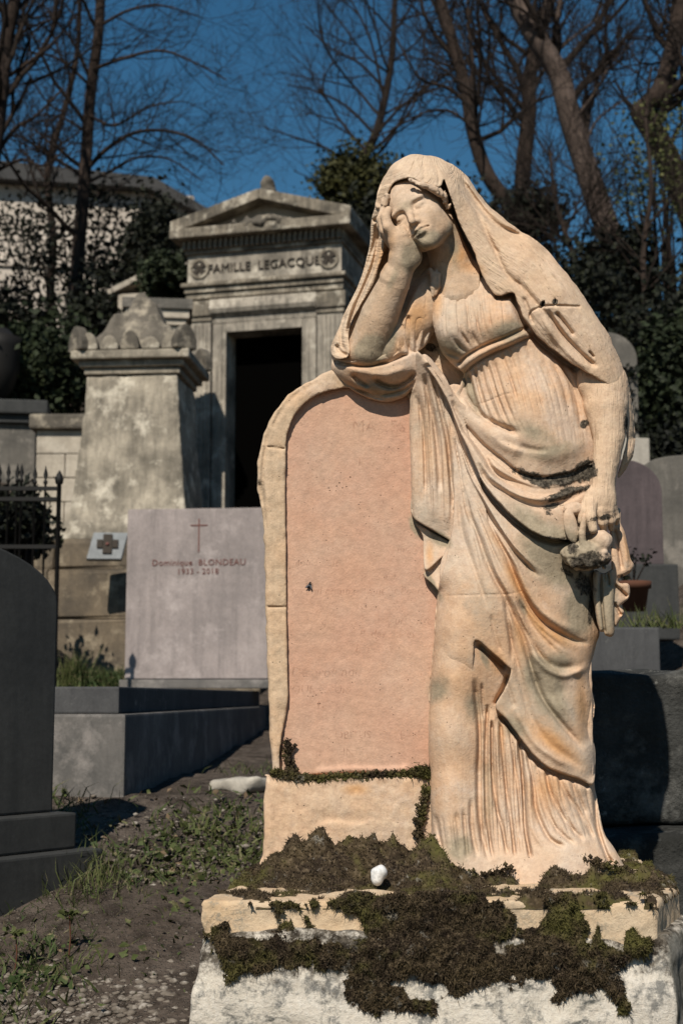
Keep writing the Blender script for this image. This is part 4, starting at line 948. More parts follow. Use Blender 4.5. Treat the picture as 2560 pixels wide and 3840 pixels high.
moss = Soup()
def mesh_pts(me):
    n = len(me.vertices)
    co = np.empty(n * 3, dtype=np.float32); no = np.empty(n * 3, dtype=np.float32)
    me.vertices.foreach_get('co', co); me.vertex_normals.foreach_get('vector', no)
    f = [np.array([p for p in me.polygons if 0])]
    return co.reshape(-1, 3), no.reshape(-1, 3)
def quads_of(me):
    lt = np.empty(len(me.polygons), dtype=np.int32); me.polygons.foreach_get('loop_total', lt)
    lv = np.empty(len(me.loops), dtype=np.int32); me.loops.foreach_get('vertex_index', lv)
    return lv.reshape(-1, 4) if (lt == 4).all() else None
# on the top of the slab: an uneven carpet, heaped up against the block
gx, gy = np.meshgrid(np.arange(-0.24, 0.62, 0.005), np.arange(2.285, 2.98, 0.005), indexing='ij')
sd = poly_sd(PLAN, gx, gy)
nz = vnoise(gx, gy, 0.05, 1) + 0.75 * vnoise(gx, gy, 0.022, 2) + 0.55 * vnoise(gx, gy, 0.011, 3)
hm = 0.002 + 0.018 * nz + 0.012 * vnoise(gx, gy, 0.11, 5)
heap = np.exp(-((gy - 2.57) / 0.085) ** 2) * (1 / (1 + np.exp(-(gx + 0.125) / 0.012))) * (1 / (1 + np.exp((gx - 0.17) / 0.02)))
hm = hm + heap * (0.058 + 0.045 * nz)
hm = hm + 0.026 * np.exp(-((gy - 2.50) / 0.05) ** 2) * np.exp(-((gx - 0.16) / 0.045) ** 2)
foot = np.exp(-((gy - 2.495) / 0.03) ** 2) * (1 / (1 + np.exp(-(gx - 0.17) / 0.02)))
hm = hm + foot * (0.012 + 0.03 * nz)
hm = hm - 0.03 * np.exp(-((gy - 2.36) / 0.022) ** 2 - ((gx - 0.03) / 0.075) ** 2) - 0.02 * np.exp(-((gy - 2.345) / 0.02) ** 2 - ((gx - 0.12) / 0.02) ** 2)
hm = hm - 0.03 * np.clip((-0.16 - gx) / 0.05, 0, 1) * np.clip((2.40 - gy) / 0.06, 0, 1)
hm = np.where(sd > -0.002, -0.012, hm)
n0, n1 = gx.shape
P = np.stack([gx, gy, TOPZ + hm], -1).reshape(-1, 3)
idx = np.arange(n0 * n1).reshape(n0, n1)
Q = np.stack([idx[:-1, :-1], idx[1:, :-1], idx[1:, 1:], idx[:-1, 1:]], -1).reshape(-1, 4)
keep = (sd.reshape(-1)[Q] < 0.003).all(1) & (hm.reshape(-1)[Q] > -0.004).any(1)
moss.add(P, Q[keep])
cand = np.where((hm.reshape(-1) > 0.001) & (sd.reshape(-1) < -0.004))[0]
pick = rs.choice(cand, 42000)
gzx = np.gradient(hm, 0.005, axis=0).reshape(-1); gzy = np.gradient(hm, 0.005, axis=1).reshape(-1)
N = np.stack([-gzx, -gzy, np.ones_like(gzx)], -1); N /= np.linalg.norm(N, axis=1)[:, None]
B = blades(P[pick] + np.r_['1', (rs.rand(len(pick), 2) - 0.5) * 0.006, np.zeros((len(pick), 1))], N[pick], 0.0045, 0.0009, 0.2, 0.9, 1)
moss.add(*B)
# on the front of slab and pedestal
HF = (Y0 - 2.293) / KS
FRONT = [
    [(1330, 3350), (1500, 3345), (1700, 3350), (1850, 3372), (1868, 3400), (1900, 3440), (1890, 3490), (1860, 3530), (1880, 3580), (1900, 3640), (1850, 3690), (1790, 3700), (1745, 3740), (1700, 3760), (1670, 3700), (1610, 3690), (1560, 3670), (1460, 3640), (1440, 3690), (1500, 3720), (1560, 3750), (1612, 3760), (1600, 3800), (1500, 3790), (1420, 3800), (1340, 3780), (1310, 3700), (1320, 3640), (1290, 3620), (1300, 3540), (1370, 3500), (1360, 3430), (1290, 3400)],
    [(2040, 3372), (2110, 3366), (2180, 3376), (2192, 3440), (2186, 3490), (2180, 3540), (2260, 3560), (2290, 3600), (2320, 3660), (2330, 3720), (2340, 3780), (2290, 3750), (2262, 3712), (2210, 3750), (2170, 3720), (2120, 3730), (2090, 3780), (2075, 3680), (2000, 3640), (1900, 3640), (1860, 3600), (1900, 3560), (1970, 3540), (1958, 3490), (2020, 3440)],
    [(790, 3500), (830, 3470), (850, 3500), (900, 3520), (1000, 3500), (1080, 3480), (1100, 3515), (1180, 3500), (1260, 3520), (1320, 3560), (1320, 3640), (1220, 3620), (1150, 3600), (1080, 3590), (1000, 3590), (930, 3640), (870, 3650), (820, 3600)],
    [(2350, 3500), (2376, 3490), (2400, 3530), (2440, 3530), (2440, 3580), (2380, 3600), (2320, 3620), (2250, 3600), (2235, 3540), (2232, 3480), (2248, 3476), (2262, 3540), (2330, 3560)],
    [(870, 3372), (1000, 3380), (1150, 3380), (1260, 3390), (1180, 3404), (1100, 3396), (1000, 3398), (930, 3400), (905, 3430), (890, 3400)],
    [(1290, 3540), (1500, 3560), (1700, 3600), (1900, 3590), (2100, 3560), (2300, 3570), (2300, 3650), (2100, 3670), (1900, 3680), (1700, 3690), (1500, 3670), (1300, 3640), (1100, 3630), (900, 3660), (830, 3640), (900, 3560), (1100, 3540)],
    [(1040, 3390), (1052, 3390), (1056, 3470), (1045, 3500), (1036, 3450)], [(1140, 3450), (1158, 3440), (1164, 3500), (1148, 3520)], [(2180, 3372), (2300, 3378), (2425, 3384), (2425, 3396), (2300, 3392), (2180, 3396)],
]
def front_field(U, V, H):
    U2 = np.broadcast_to(U, (U.shape[0], V.shape[1], 1))[:, :, 0]; V2 = np.broadcast_to(V, (U.shape[0], V.shape[1], 1))[:, :, 0]
    sdm = np.full(U2.shape, 1e9)
    for pl in FRONT:
        sdm = np.minimum(sdm, poly_sd(spline(pl, True, 3), U2, V2))
    sdm = sdm + 2 + 44 * vnoise(U2, V2, 70, 200) + 44 * vnoise(U2, V2, 30, 201) + 26 * vnoise(U2, V2, 11, 202)
    Hm = HF + 3 + 34 * np.clip((V2 - 3490) / 60, 0, 1) + np.clip(-sdm, 0, 50) * 0.22 + 20 * vnoise(U2, V2, 34, 203) + 14 * vnoise(U2, V2, 14, 204)
    return smax(np.broadcast_to(sdm[:, :, None], (U.shape[0], V.shape[1], H.shape[2])), np.maximum(H - Hm[:, :, None], HF - 40 - H), 5)
tmp = carve('moss_front', (760, 2460, 3340, 3836, HF - 50, HF + 92), 6, front_field, m_moss, None, stain=False)
co, no = mesh_pts(tmp.data)
q = quads_of(tmp.data)
if q is not None: moss.add(co, q)
cand = np.where(no[:, 1] < -0.2)[0]
pick = rs.choice(cand, 42000)
moss.add(*blades(co[pick], no[pick], 0.0045, 0.0009, -0.25, 1.0, 2))
low = np.where((no[:, 2] < -0.25))[0]
pick = rs.choice(low, 2600)
moss.add(*blades(co[pick], no[pick] * 0.3, 0.012, 0.0008, -0.8, 0.8, 3))
me_ = tmp.data; bpy.data.objects.remove(tmp, do_unlink=True); bpy.data.meshes.remove(me_)
# in the joint below the panel, up its left edge and beside the block
def seam(pts, n, rad, hh, seed, length=0.007):
    r = np.random.RandomState(seed)
    s = spline(pts, n=8)
    i = r.randint(0, len(s), n)
    u = s[i, 0] + r.randn(n) * rad; v = s[i, 1] + r.randn(n) * rad * 0.8; h = hh + r.rand(n) * 12
    Pw = Wn(u, v, h)
    lump = r.choice(n, n // 10)
    for k in lump:
        c0 = Pw[k]; rr = 0.003 + 0.003 * r.rand()
        oc = np.array([(1, 0, 0), (-1, 0, 0), (0, 1, 0), (0, -1, 0), (0, 0, 1), (0, 0, -1)]) * rr * (0.7 + 0.6 * r.rand(6, 1)) + c0
        moss.add(oc, None, np.array([(0, 2, 4), (2, 1, 4), (1, 3, 4), (3, 0, 4), (2, 0, 5), (1, 2, 5), (3, 1, 5), (0, 3, 5)]))
    moss.add(*blades(Pw, np.tile([0, -1.0, 0.2], (n, 1)), length, 0.0009, 0.0, 0.9, seed))
seam([(1030, 2900), (1100, 2915), (1200, 2922), (1320, 2912), (1450, 2905), (1600, 2900)], 3600, 9, 34, 31)
seam([(1076, 2780), (1080, 2830), (1088, 2880), (1100, 2905)], 700, 9, 14, 32)
seam([(1565, 2890), (1600, 2900), (1620, 2890)], 800, 12, 46, 33, 0.011)
seam([(1600, 2960), (1580, 3040), (1570, 3120), (1590, 3180)], 900, 9, 50, 34)
seam([(1615, 3230), (1700, 3262), (1800, 3295), (1900, 3262)], 1200, 14, 196, 35)
seam([(1900, 3262), (2000, 3245), (2150, 3230), (2280, 3250), (2340, 3275)], 1800, 12, 150, 36)
moss_o = moss.build('moss', m_moss, None, False)
tag(moss_o, 'dark brown and olive moss spilling over the plinth and creeping along the joints', 'moss', kind='stuff')

# ---- white pebble, fly
bm = bmesh.new(); bmesh.ops.create_icosphere(bm, subdivisions=3, radius=0.0165)
for v in bm.verts:
    d = v.co.normalized()
    v.co = Vector((v.co.x * 0.92, v.co.y * 0.8, v.co.z * 1.08)) * (1 + 0.10 * math.sin(3.1 * d.x + 1) + 0.08 * math.sin(4 * d.z + 2 * d.y) - 0.16 * max(0, d.x * 0.6 + d.z * -0.8 - 0.3) - 0.12 * max(0, -d.x * 0.8 + d.z * 0.6 - 0.4))
t = NT('pebble_white'); m_peb = t.done(t.mix(t.ramp(t.noise(120, 5, 0.7), [(0.4, 0), (0.65, 1)]), (0.72, 0.72, 0.71), (0.42, 0.42, 0.42)), t.bump(t.noise(200, 4), 0.4, 0.001), 0.7)
pp = W(1418, 3280, 2.43)
peb = link('pebble', bm_mesh('pebble', bm), m_peb, None, True, pp)
peb.rotation_euler = (0.3, 0.25, 0)
tag(peb, 'small white pebble lying on the dark moss of the plinth', 'pebble')

fly = empty('fly', tuple(Wn(np.array(1160.), np.array(2195.), np.array(4.0))))
tag(fly, 'tiny black fly resting on the pink panel', 'fly')
t = NT('fly_black'); m_fly = t.done((0.008, 0.008, 0.01), None, 0.35)
t = NT('fly_wing'); m_wing = t.done((0.10, 0.10, 0.11), None, 0.3)
def fly_part(name, c, r, mat, rot=0):
    bm = bmesh.new(); bmesh.ops.create_icosphere(bm, subdivisions=2, radius=1)
    for v in bm.verts: v.co = Vector((v.co.x * r[0], v.co.y * r[1], v.co.z * r[2]))
    o = link(name, bm_mesh(name, bm), mat, fly, True); o.location = c; o.rotation_euler = (0, rot, 0); return o
fly_part('abdomen', (-0.001, -0.0015, -0.0025), (0.0026, 0.0024, 0.0045), m_fly, 0.4)
fly_part('thorax', (0.0005, -0.0018, 0.002), (0.0024, 0.0022, 0.0028), m_fly, 0.4)
fly_part('head', (0.0018, -0.0016, 0.005), (0.0019, 0.0014, 0.0013), m_fly, 0.4)
fly_part('wing', (-0.0035, -0.003, -0.0018), (0.0016, 0.0003, 0.0055), m_wing, 0.9)
fly_part('wing', (0.0026, -0.003, -0.0025), (0.0016, 0.0003, 0.0055), m_wing, -0.35)
for i, (dx, dz) in enumerate(((-0.006, 0.003), (-0.0065, -0.001), (-0.005, -0.005), (0.006, 0.004), (0.007, 0.0), (0.0055, -0.004))):
    V_, F_ = tube([(dx * 0.25, -0.001, dz * 0.3), (dx * 0.7, -0.003, dz * 0.8), (dx, 0.0006, dz)], [0.0003, 0.0003, 0.0002], 4)
    link('leg', np_mesh('leg', V_, F_), m_fly, fly)

# ================================================================ ground and hillside
def ground_h(x, y):
    ys = [-6, 0, 2.0, 2.83, 3.5, 4.2, 5.5, 8.0, 9.5, 12, 14, 20, 30, 45, 80, 300]
    zs = [-1.5, -1.0, -0.78, -0.66, -0.46, -0.285, -0.27, -0.15, 0.15, 0.95, 1.55, 3.6, 6.6, 9.0, 10.5, 12]
    z = np.interp(y, ys, zs)
    r = np.clip((x - 0.9) / 1.2, 0, 1) * np.clip((y - 4.2) / 3.0, 0, 1)
    z = z + r * np.interp(y, [4, 6, 9, 14, 25], [0.0, 0.75, 1.35, 1.5, 0.8])
    l = np.clip((-1.3 - x) / 1.5, 0, 1) * np.clip((y - 5.5) / 2.5, 0, 1)
    z = z + l * np.interp(y, [5, 8, 14, 25], [0.1, 0.8, 1.0, 0.5])
    return z + CAM_Z
def gz(x, y): return float(ground_h(np.array(x), np.array(y)))

t = NT('ground_dirt')
a = t.noise(1.6, 6, 0.65); b = t.noise(14, 6, 0.75); g = t.math('ADD', t.voro(60), t.math('MULTIPLY_ADD', t.noise(90, 3), 0.5, -0.25)); g2 = t.math('ADD', t.voro(140), t.math('MULTIPLY_ADD', t.noise(150, 3), 0.5, -0.25))
c = t.mix(t.ramp(a, [(0.4, 0), (0.6, 1)]), (0.072, 0.055, 0.043), (0.112, 0.090, 0.074))
c = t.mix(t.ramp(b, [(0.42, 0), (0.62, 1)]), c, (0.026, 0.019, 0.014))
peb = t.math('MULTIPLY', t.ramp(g, [(0.18, 1), (0.30, 0)]), t.ramp(t.noise(5, 4, 0.6), [(0.42, 0), (0.58, 1)]))
c = t.mix(t.math('MULTIPLY', peb, 0.6), c, t.mix(t.noise(40, 2), (0.15, 0.12, 0.095), (0.28, 0.24, 0.20)))
c = t.mix(t.math('MULTIPLY', t.ramp(g2, [(0.2, 1), (0.3, 0)]), 0.6), c, (0.17, 0.14, 0.115))
hh = t.math('ADD', t.math('MULTIPLY', b, 1.0), t.math('ADD', t.math('MULTIPLY', peb, 0.6), t.math('MULTIPLY', t.ramp(g2, [(0.15, 1), (0.35, 0)]), 0.3)))
m_dirt = t.done(c, t.bump(hh, 0.9, 0.02), 0.97)
xs = np.unique(np.concatenate([np.linspace(-200, -8, 30), np.linspace(-8, 8, 200), np.linspace(8, 200, 30)]))
ys = np.unique(np.concatenate([np.linspace(-6, 2, 20), np.linspace(2, 9, 150), np.linspace(9, 40, 90), np.linspace(40, 300, 30)]))
GX, GY = np.meshgrid(xs, ys, indexing='ij')
GZ = ground_h(GX, GY) + 0.05 * vnoise(GX, GY, 0.5, 61) + 0.02 * vnoise(GX, GY, 0.13, 62)
idx = np.arange(GX.size).reshape(GX.shape)
gq = np.stack([idx[:-1, :-1], idx[1:, :-1], idx[1:, 1:], idx[:-1, 1:]], -1).reshape(-1, 4)
ground = link('ground', np_mesh('ground', np.stack([GX, GY, GZ], -1).reshape(-1, 3), gq), m_dirt, None, True)
tag(ground, 'brown gravelly earth of the cemetery slope', kind='structure')

# ================================================================ stone materials of the tombs
m_gran_dark = weathered('granite_dark', (0.052, 0.052, 0.050), (0.028, 0.029, 0.029), None, 2.5, 0.7, bumpd=0.001, rough=0.75)
m_gran_mid = weathered('granite_grey', (0.17, 0.155, 0.142), (0.085, 0.082, 0.078), (0.22, 0.20, 0.185), 3.0, 0.5, bumpd=0.002)
m_gran_rough = weathered('granite_rough', (0.062, 0.062, 0.058), (0.016, 0.016, 0.014), (0.10, 0.098, 0.09), 4.0, 0.3, bumpd=0.022, speck=0.5)
m_gran_slab = weathered('granite_slab', (0.085, 0.085, 0.085), (0.05, 0.05, 0.052), None, 4, 0.6, bumpd=0.001, speck=0.4)
m_gran_purple = weathered('granite_purple', (0.115, 0.090, 0.092), (0.060, 0.048, 0.050), None, 3.5, 0.8, bumpd=0.001)
m_pink = weathered('stone_mauve', (0.335, 0.285, 0.268), (0.19, 0.165, 0.157), (0.365, 0.315, 0.298), 2.6, 0.7, bumpd=0.002, thresh=0.46)
m_lime = weathered('limestone_old', (0.42, 0.365, 0.285), (0.10, 0.088, 0.07), (0.52, 0.465, 0.375), 3.2, 0.6, bumpd=0.012, thresh=0.50)
m_lime_dark = weathered('limestone_sooty', (0.15, 0.13, 0.105), (0.06, 0.053, 0.043), (0.30, 0.26, 0.20), 3.4, 0.4, bumpd=0.015)
m_brown = weathered('sandstone_brown', (0.20, 0.155, 0.105), (0.07, 0.058, 0.045), (0.27, 0.22, 0.155), 2.4, 0.6, bumpd=0.01)
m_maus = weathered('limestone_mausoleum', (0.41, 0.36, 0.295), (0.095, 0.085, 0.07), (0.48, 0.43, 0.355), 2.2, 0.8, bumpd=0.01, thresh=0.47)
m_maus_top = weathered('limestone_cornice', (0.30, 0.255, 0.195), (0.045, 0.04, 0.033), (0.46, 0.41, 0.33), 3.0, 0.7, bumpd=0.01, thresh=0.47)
m_wall = weathered('limestone_wall', (0.44, 0.385, 0.31), (0.22, 0.19, 0.155), (0.44, 0.39, 0.32), 2.0, 0.4, bumpd=0.006, thresh=0.4)
m_grey = weathered('stone_grey', (0.16, 0.145, 0.125), (0.075, 0.07, 0.062), (0.20, 0.18, 0.155), 2.8, 0.6, bumpd=0.006)
m_pale = weathered('stone_pale', (0.42, 0.385, 0.33), (0.26, 0.235, 0.20), None, 2.5, 0.4, bumpd=0.004)
m_plaster = weathered('plaster_pale', (0.60, 0.53, 0.455), (0.38, 0.33, 0.28), None, 0.8, 0.4, bumpd=0.01)
t = NT('letters_red'); m_red = t.done((0.15, 0.065, 0.055), None, 0.8)
t = NT('letters_dark'); m_ldark = t.done((0.045, 0.037, 0.03), None, 0.9)
t = NT('iron'); m_iron = t.done((0.012, 0.011, 0.010), None, 0.6)
t = NT('doorway_shade_paint'); t.b.inputs['Specular IOR Level'].default_value = 0.0; m_void = t.done((0.0015, 0.0014, 0.0013), None, 1.0)  # near-black colour paints in the shade inside the mausoleum doorway
t = NT('slate'); m_slate = t.done(t.mix(t.noise(6), (0.03, 0.03, 0.032), (0.06, 0.058, 0.055)), None, 0.7)

def zc(v, y, u=1280): return W(u, v, y).z
def xc(u, y, v=2612): return W(u, v, y).x

# ---------------------------------------------------------------- dark headstone at the left edge
o = empty('headstone', (xc(205, 3.6), 3.6, gz(-0.75, 3.6) - 0.03), math.radians(52))
tag(o, 'dark grey granite headstone with rounded top on two stepped bases, at the left edge', 'headstone')
h0 = zc(3330, 3.6) - o.location.z; h1 = zc(3180, 3.6) - o.location.z; h2 = zc(3045, 3.6) - o.location.z; hs = zc(2270, 3.6) - o.location.z
prism_obj('stone', m_gran_dark, o, arch_pts(-0.86, 0.0, h2 + 0.001, hs, hs + 0.16, 24), -0.005, 0.11, 0.006)
box('upper_base', m_gran_dark, o, -0.90, 0.03, -0.06, 0.16, h1 + 0.001, h2, 0.006)
box('lower_base', m_gran_dark, o, -0.94, 0.075, -0.11, 0.22, h0 - 0.15, h1, 0.006)

# ---------------------------------------------------------------- low tomb with the mauve stone
o = empty('slab_tomb', (xc(473, 4.2), 4.2, CAM_Z - 0.285), math.radians(-3.8))
tag(o, 'long low grey granite tomb with mauve headstone lettered in red, cross above the name', 'tomb')
zt = zc(2678, 4.2) - o.location.z; zu = zc(2575, 4.25) - o.location.z
box('lower_slab', m_gran_mid, o, -0.62, 0.0, 0.0, 3.45, -0.15, zt, 0.008)
box('upper_slab', m_gran_slab, o, -0.60, -0.028, 0.035, 3.40, zt + 0.001, zu, 0.006)
st = empty('tmp', (0, 0, 0)); bpy.data.objects.remove(st)
ys_ = 7.35
sx0, sx1 = xc(460, ys_), xc(1012, ys_)
szb, szt = zc(2548, ys_), zc(1905, ys_)
hd = bmesh.new(); prism(hd, [(0, 0), (sx1 - sx0, 0), (sx1 - sx0, szt - szb), (0, szt - szb)], 0, 0.12)
bmesh.ops.bevel(hd, geom=list(hd.edges), offset=0.006, segments=2, affect='EDGES')
ho = link('headstone', bm_mesh('headstone', hd), m_pink, o)
Mi = o.matrix_basis.inverted()
loc = Mi @ Vector((sx0, ys_ + 0.05, szb)); ho.location = loc; ho.rotation_euler = (0, 0, math.radians(3.8 - 6))
bb = bmesh.new(); bm_box(bb, -0.02, sx1 - sx0 + 0.02, -0.03, 0.16, -0.045, -0.001, 0.004)
bo = link('headstone_base', bm_mesh('headstone_base', bb), m_gran_mid, o); bo.location = loc; bo.rotation_euler = ho.rotation_euler
k = ys_ / FOC
def on_stone(u, v): return ((u - 460) * k, -0.0025, szt - szb - (v - 1905) * k)
text_obj('name_line', 'Dominique  BLONDEAU', 0.046, m_red, ho, on_stone(738, 2122), depth=0.001, spacing=1.05)['kind'] = 'stuff'
text_obj('date_line', '1933 - 2018', 0.043, m_red, ho, on_stone(735, 2155), depth=0.001, spacing=1.05)['kind'] = 'stuff'
a = on_stone(737, 1945); b = on_stone(737, 2072); cx0 = on_stone(704, 1970); cx1 = on_stone(770, 1970)
box('cross_upright', m_red, ho, a[0] - 0.003, a[0] + 0.003, -0.003, -0.0006, b[2], a[2])
box('cross_bar', m_red, ho, cx0[0], a[0] - 0.0035, -0.003, -0.0006, cx0[2] - 0.003, cx0[2] + 0.003)
box('cross_bar', m_red, ho, a[0] + 0.0035, cx1[0], -0.003, -0.0006, cx0[2] - 0.003, cx0[2] + 0.003)

# ---------------------------------------------------------------- old stele on its base
def stele_fn(X, Y, Z):
    # plan shrinks upwards; Z from the foot
    w = 0.39 - 0.085 * np.clip(Z / 1.15, 0, 1) + 0.05 * np.exp(-((Z - 0.05) / 0.12) ** 2)
    f = smax(np.maximum(np.abs(X) - w, np.abs(Y) - w * 0.95), np.maximum(Z - 1.133, -Z), 0.02)
    return f + 0.012 * n3(X, Y, Z, 0.12, 41) + 0.009 * n3(X, Y, Z, 0.05, 42) + 0.016 * n3(X, Y, Z, 0.35, 43)
def stele_roof(X, Y, Z):
    zz = Z - 1.29
    f = smax(np.abs(X) + zz * 0.70 - 0.36, np.abs(Y) + zz * 0.70 - 0.34, 0.02)
    f = np.maximum(f, -zz) + 0.014 * np.sin(X * 45)
    return f + 0.022 * n3(X, Y, Z, 0.07, 46) + 0.014 * n3(X, Y, Z, 0.03, 47)
ys_ = 9.6
fz = zc(2030, ys_ - 0.4)
o = empty('old_stele', (xc(512, ys_), ys_, fz), math.radians(-5))
tag(o, 'blotched tapering limestone stele with crumbling carved cap beside the mausoleum', 'stele')
vox('shaft', (-0.5, -0.5, 0.0), (0.5, 0.5, 1.15), 0.016, stele_fn, m_lime, o)
for hw_, z0, z1, mt in ((0.325, 1.135, 1.18, m_lime), (0.355, 1.181, 1.225, m_lime), (0.40, 1.226, 1.285, m_lime)):
    box('cornice_moulding', mt, o, -hw_, hw_, -hw_ * 0.96, hw_ * 0.96, z0, z1, 0.012)
def leaf_pts(w, h, n=12):
    return [(-w, 0), (w, 0)] + [(w * math.cos(math.pi * i / n) * (1 - 0.25 * math.sin(math.pi * i / n)), h * 0.35 + h * 0.65 * math.sin(math.pi * i / n)) for i in range(n + 1)]
for i in range(5):
    af = prism_obj('antefix', m_lime if i not in (2,) else m_lime_dark, o, leaf_pts(0.062, (0.12, 0.10, 0.13, 0.085, 0.125)[i]), 0, 0.06, 0.012)
    af.location = (-0.28 + i * 0.14, -0.385, 1.286)
for sx in (-1, 1):
    for sy in (-1, 1):
        af = prism_obj('corner_acroterion', m_lime_dark, o, leaf_pts(0.085, 0.17), -0.035, 0.035, 0.014)
        af.location = (sx * 0.355, sy * 0.34, 1.286); af.rotation_euler = (0, 0, sx * sy * math.radians(-45) + (0 if sy < 0 else math.pi))
vox('cap_roof', (-0.5, -0.5, 1.28), (0.5, 0.5, 1.86), 0.014, stele_roof, m_lime_dark, o)
r_ = empty('old_base_dummy'); bpy.data.objects.remove(r_)
zb = gz(-1.4, 9.0)
for nm, z0, z1, e in (('upper_course', fz - 0.20, fz - 0.003, 0.06), ('middle_course', fz - 0.52, fz - 0.204, 0.13), ('lower_course', zb - 0.3, fz - 0.524, 0.2)):
    bm = bmesh.new()
    n_b = 3
    for i in range(n_b):
        w0 = -0.95 - e + i * (1.7 + 2 * e) / n_b; w1 = w0 + (1.7 + 2 * e) / n_b - 0.006
        bo = bmesh.new(); bm_box(bo, w0, w1, -0.55 - e, 0.7, z0 - fz, z1 - fz, 0.025, 2)
        for v in bo.verts: v.co += Vector((random.Random(hash((nm, i, v.index)) % 9999).uniform(-.008, .008),) * 3)
        link('base_block', bm_mesh('base_block', bo), m_brown, o)
    bm.free()

# plaque leaning on that base
y_p = 8.62
o = empty('plaque', (xc(388, y_p), y_p, zc(2095, y_p)), math.radians(4))
tag(o, 'small pale grey memorial plaque with dark cross, leaning at the foot of the old stele', 'plaque')
w_ = 128 / FOC * y_p; h_ = 108 / FOC * y_p
bm = bmesh.new(); prism(bm, [(-w_ / 2 - 0.015, 0), (w_ / 2 - 0.015, 0), (w_ / 2 + 0.02, h_), (-w_ / 2 + 0.02, h_)], 0, 0.04)
m_plq = weathered('plaque_grey', (0.27, 0.28, 0.285), (0.18, 0.188, 0.19), None, 12, 0.3, bumpd=0.001)
pl = link('slab', bm_mesh('slab', bm), m_plq, o); pl.rotation_euler = (math.radians(-18), 0, 0)
cz = h_ * 0.55
for nm, x0, x1, z0, z1 in (('cross_upright', -0.028, 0.028, cz - 0.065, cz + 0.065), ('cross_arm', -0.065, -0.029, cz - 0.028, cz + 0.028), ('cross_arm', 0.029, 0.065, cz - 0.028, cz + 0.028)):
    q_ = box(nm, m_ldark, pl, x0 + 0.004, x1 + 0.004, -0.012, -0.001, z0, z1, 0.004)
bm = bmesh.new(); bmesh.ops.create_icosphere(bm, subdivisions=2, radius=0.012)
q_ = link('boss', bm_mesh('boss', bm), m_red, pl, True); q_.location = (0.004, -0.014, cz - 0.005)
# ledge that carries the plaque
# ---------------------------------------------------------------- mausoleum
ym = 14.0
mo = empty('mausoleum', (xc(985, ym), ym, gz(-0.7, 14) - 0.2), math.radians(-15))
tag(mo, 'limestone family mausoleum with pediment, carved frieze and dark open doorway', 'mausoleum')
def mz(v): return zc(v, ym, 985) - mo.location.z
zd, zf, zh, za0, za1, zfr, zden, zco, zco2, zap = mz(1240), mz(1195), mz(1112), mz(1112), mz(1056), mz(945), mz(905), mz(878), mz(860), mz(735)
D = 2.4
fr = 0.0
# walls with an opening
box('wall', m_maus, mo, -0.80, -0.40, 0.06, D, 0, za0, 0.004); box('wall', m_maus, mo, 0.40, 0.80, 0.06, D, 0, za0, 0.004)
box('wall', m_maus, mo, -0.3995, 0.3995, 0.06, 0.4, zd + 0.002, za0 - 0.002)
box('rear_wall', m_maus, mo, -0.3995, 0.3995, 1.9, D - 0.002, 0, za0 - 0.002)
box('doorway_floor', m_void, mo, -0.3995, 0.3995, 0.12, 1.89, 0, 0.3)  # floor coloured black too, as painted inner shade
box('doorway_shade_sheet', m_void, mo, -0.392, 0.392, 0.24, 0.28, 0.3, zd + 0.001)  # no real leaf: black sheet standing in for the unlit interior
for s in (-1, 1):
    a_, b_ = (0.56, 0.83)
    x0, x1 = (a_, b_) if s > 0 else (-b_, -a_)
    pl_ = box('pilaster', m_maus, mo, x0, x1, -0.06, 0.058, 0, mz(1180), 0.008)
    for i in range(5):
        xx = x0 + 0.035 + i * 0.043
        box('flute', m_maus, pl_, xx, xx + 0.022, -0.072, -0.061, 0.3, mz(1205), 0.004)
    cp = box('capital', m_maus_top, mo, x0 - 0.03, x1 + 0.03, -0.10, 0.056, mz(1178), mz(1120), 0.012)
    box('capital_neck', m_maus_top, cp, x0 - 0.012, x1 + 0.012, -0.078, 0.054, mz(1196), mz(1179), 0.006)
    xj0, xj1 = (0.401, 0.545) if s > 0 else (-0.545, -0.401)
    jb = box('door_jamb', m_maus, mo, xj0, xj1, -0.045, 0.056, 0, zd + 0.09, 0.006)
    box('jamb_fillet', m_maus, jb, xj0 + (0.04 if s > 0 else 0.07), xj1 - (0.07 if s > 0 else 0.04), -0.058, -0.046, 0, zd + 0.02, 0.004)
box('lintel', m_maus, mo, -0.399, 0.399, -0.047, 0.058, zd, zd + 0.092, 0.004)
bm = bmesh.new()
prof = [(0.055, zd + 0.095), (-0.05, zd + 0.095), (-0.06, zd + 0.15), (-0.11, zd + 0.19), (-0.13, zd + 0.23), (-0.10, zd + 0.335), (0.055, zd + 0.335)]
A = [bm.verts.new((-0.56, y, z)) for y, z in prof]; B = [bm.verts.new((0.56, y, z)) for y, z in prof]
bm.faces.new(A); bm.faces.new(B[::-1])
for i in range(len(prof)): bm.faces.new((A[i], B[i], B[(i + 1) % len(prof)], A[(i + 1) % len(prof)]))
bmesh.ops.recalc_face_normals(bm, faces=bm.faces)
link('door_hood', bm_mesh('door_hood', bm), m_maus, mo)
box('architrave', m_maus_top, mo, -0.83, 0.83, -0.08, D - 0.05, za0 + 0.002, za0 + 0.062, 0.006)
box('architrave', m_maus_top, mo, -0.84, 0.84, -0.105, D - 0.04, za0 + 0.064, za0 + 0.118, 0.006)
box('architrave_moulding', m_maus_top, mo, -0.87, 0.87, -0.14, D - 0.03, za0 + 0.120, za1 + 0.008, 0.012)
frieze = box('frieze', m_maus, mo, -0.815, 0.815, -0.075, D - 0.06, za1 + 0.010, zfr, 0.004)
text_obj('carved_letters', 'FAMILLE  LEGACQUE', 0.128, m_ldark, frieze, (0.0, -0.084, (za1 + zfr) / 2 - 0.045), depth=0.007, spacing=1.0)['kind'] = 'stuff'
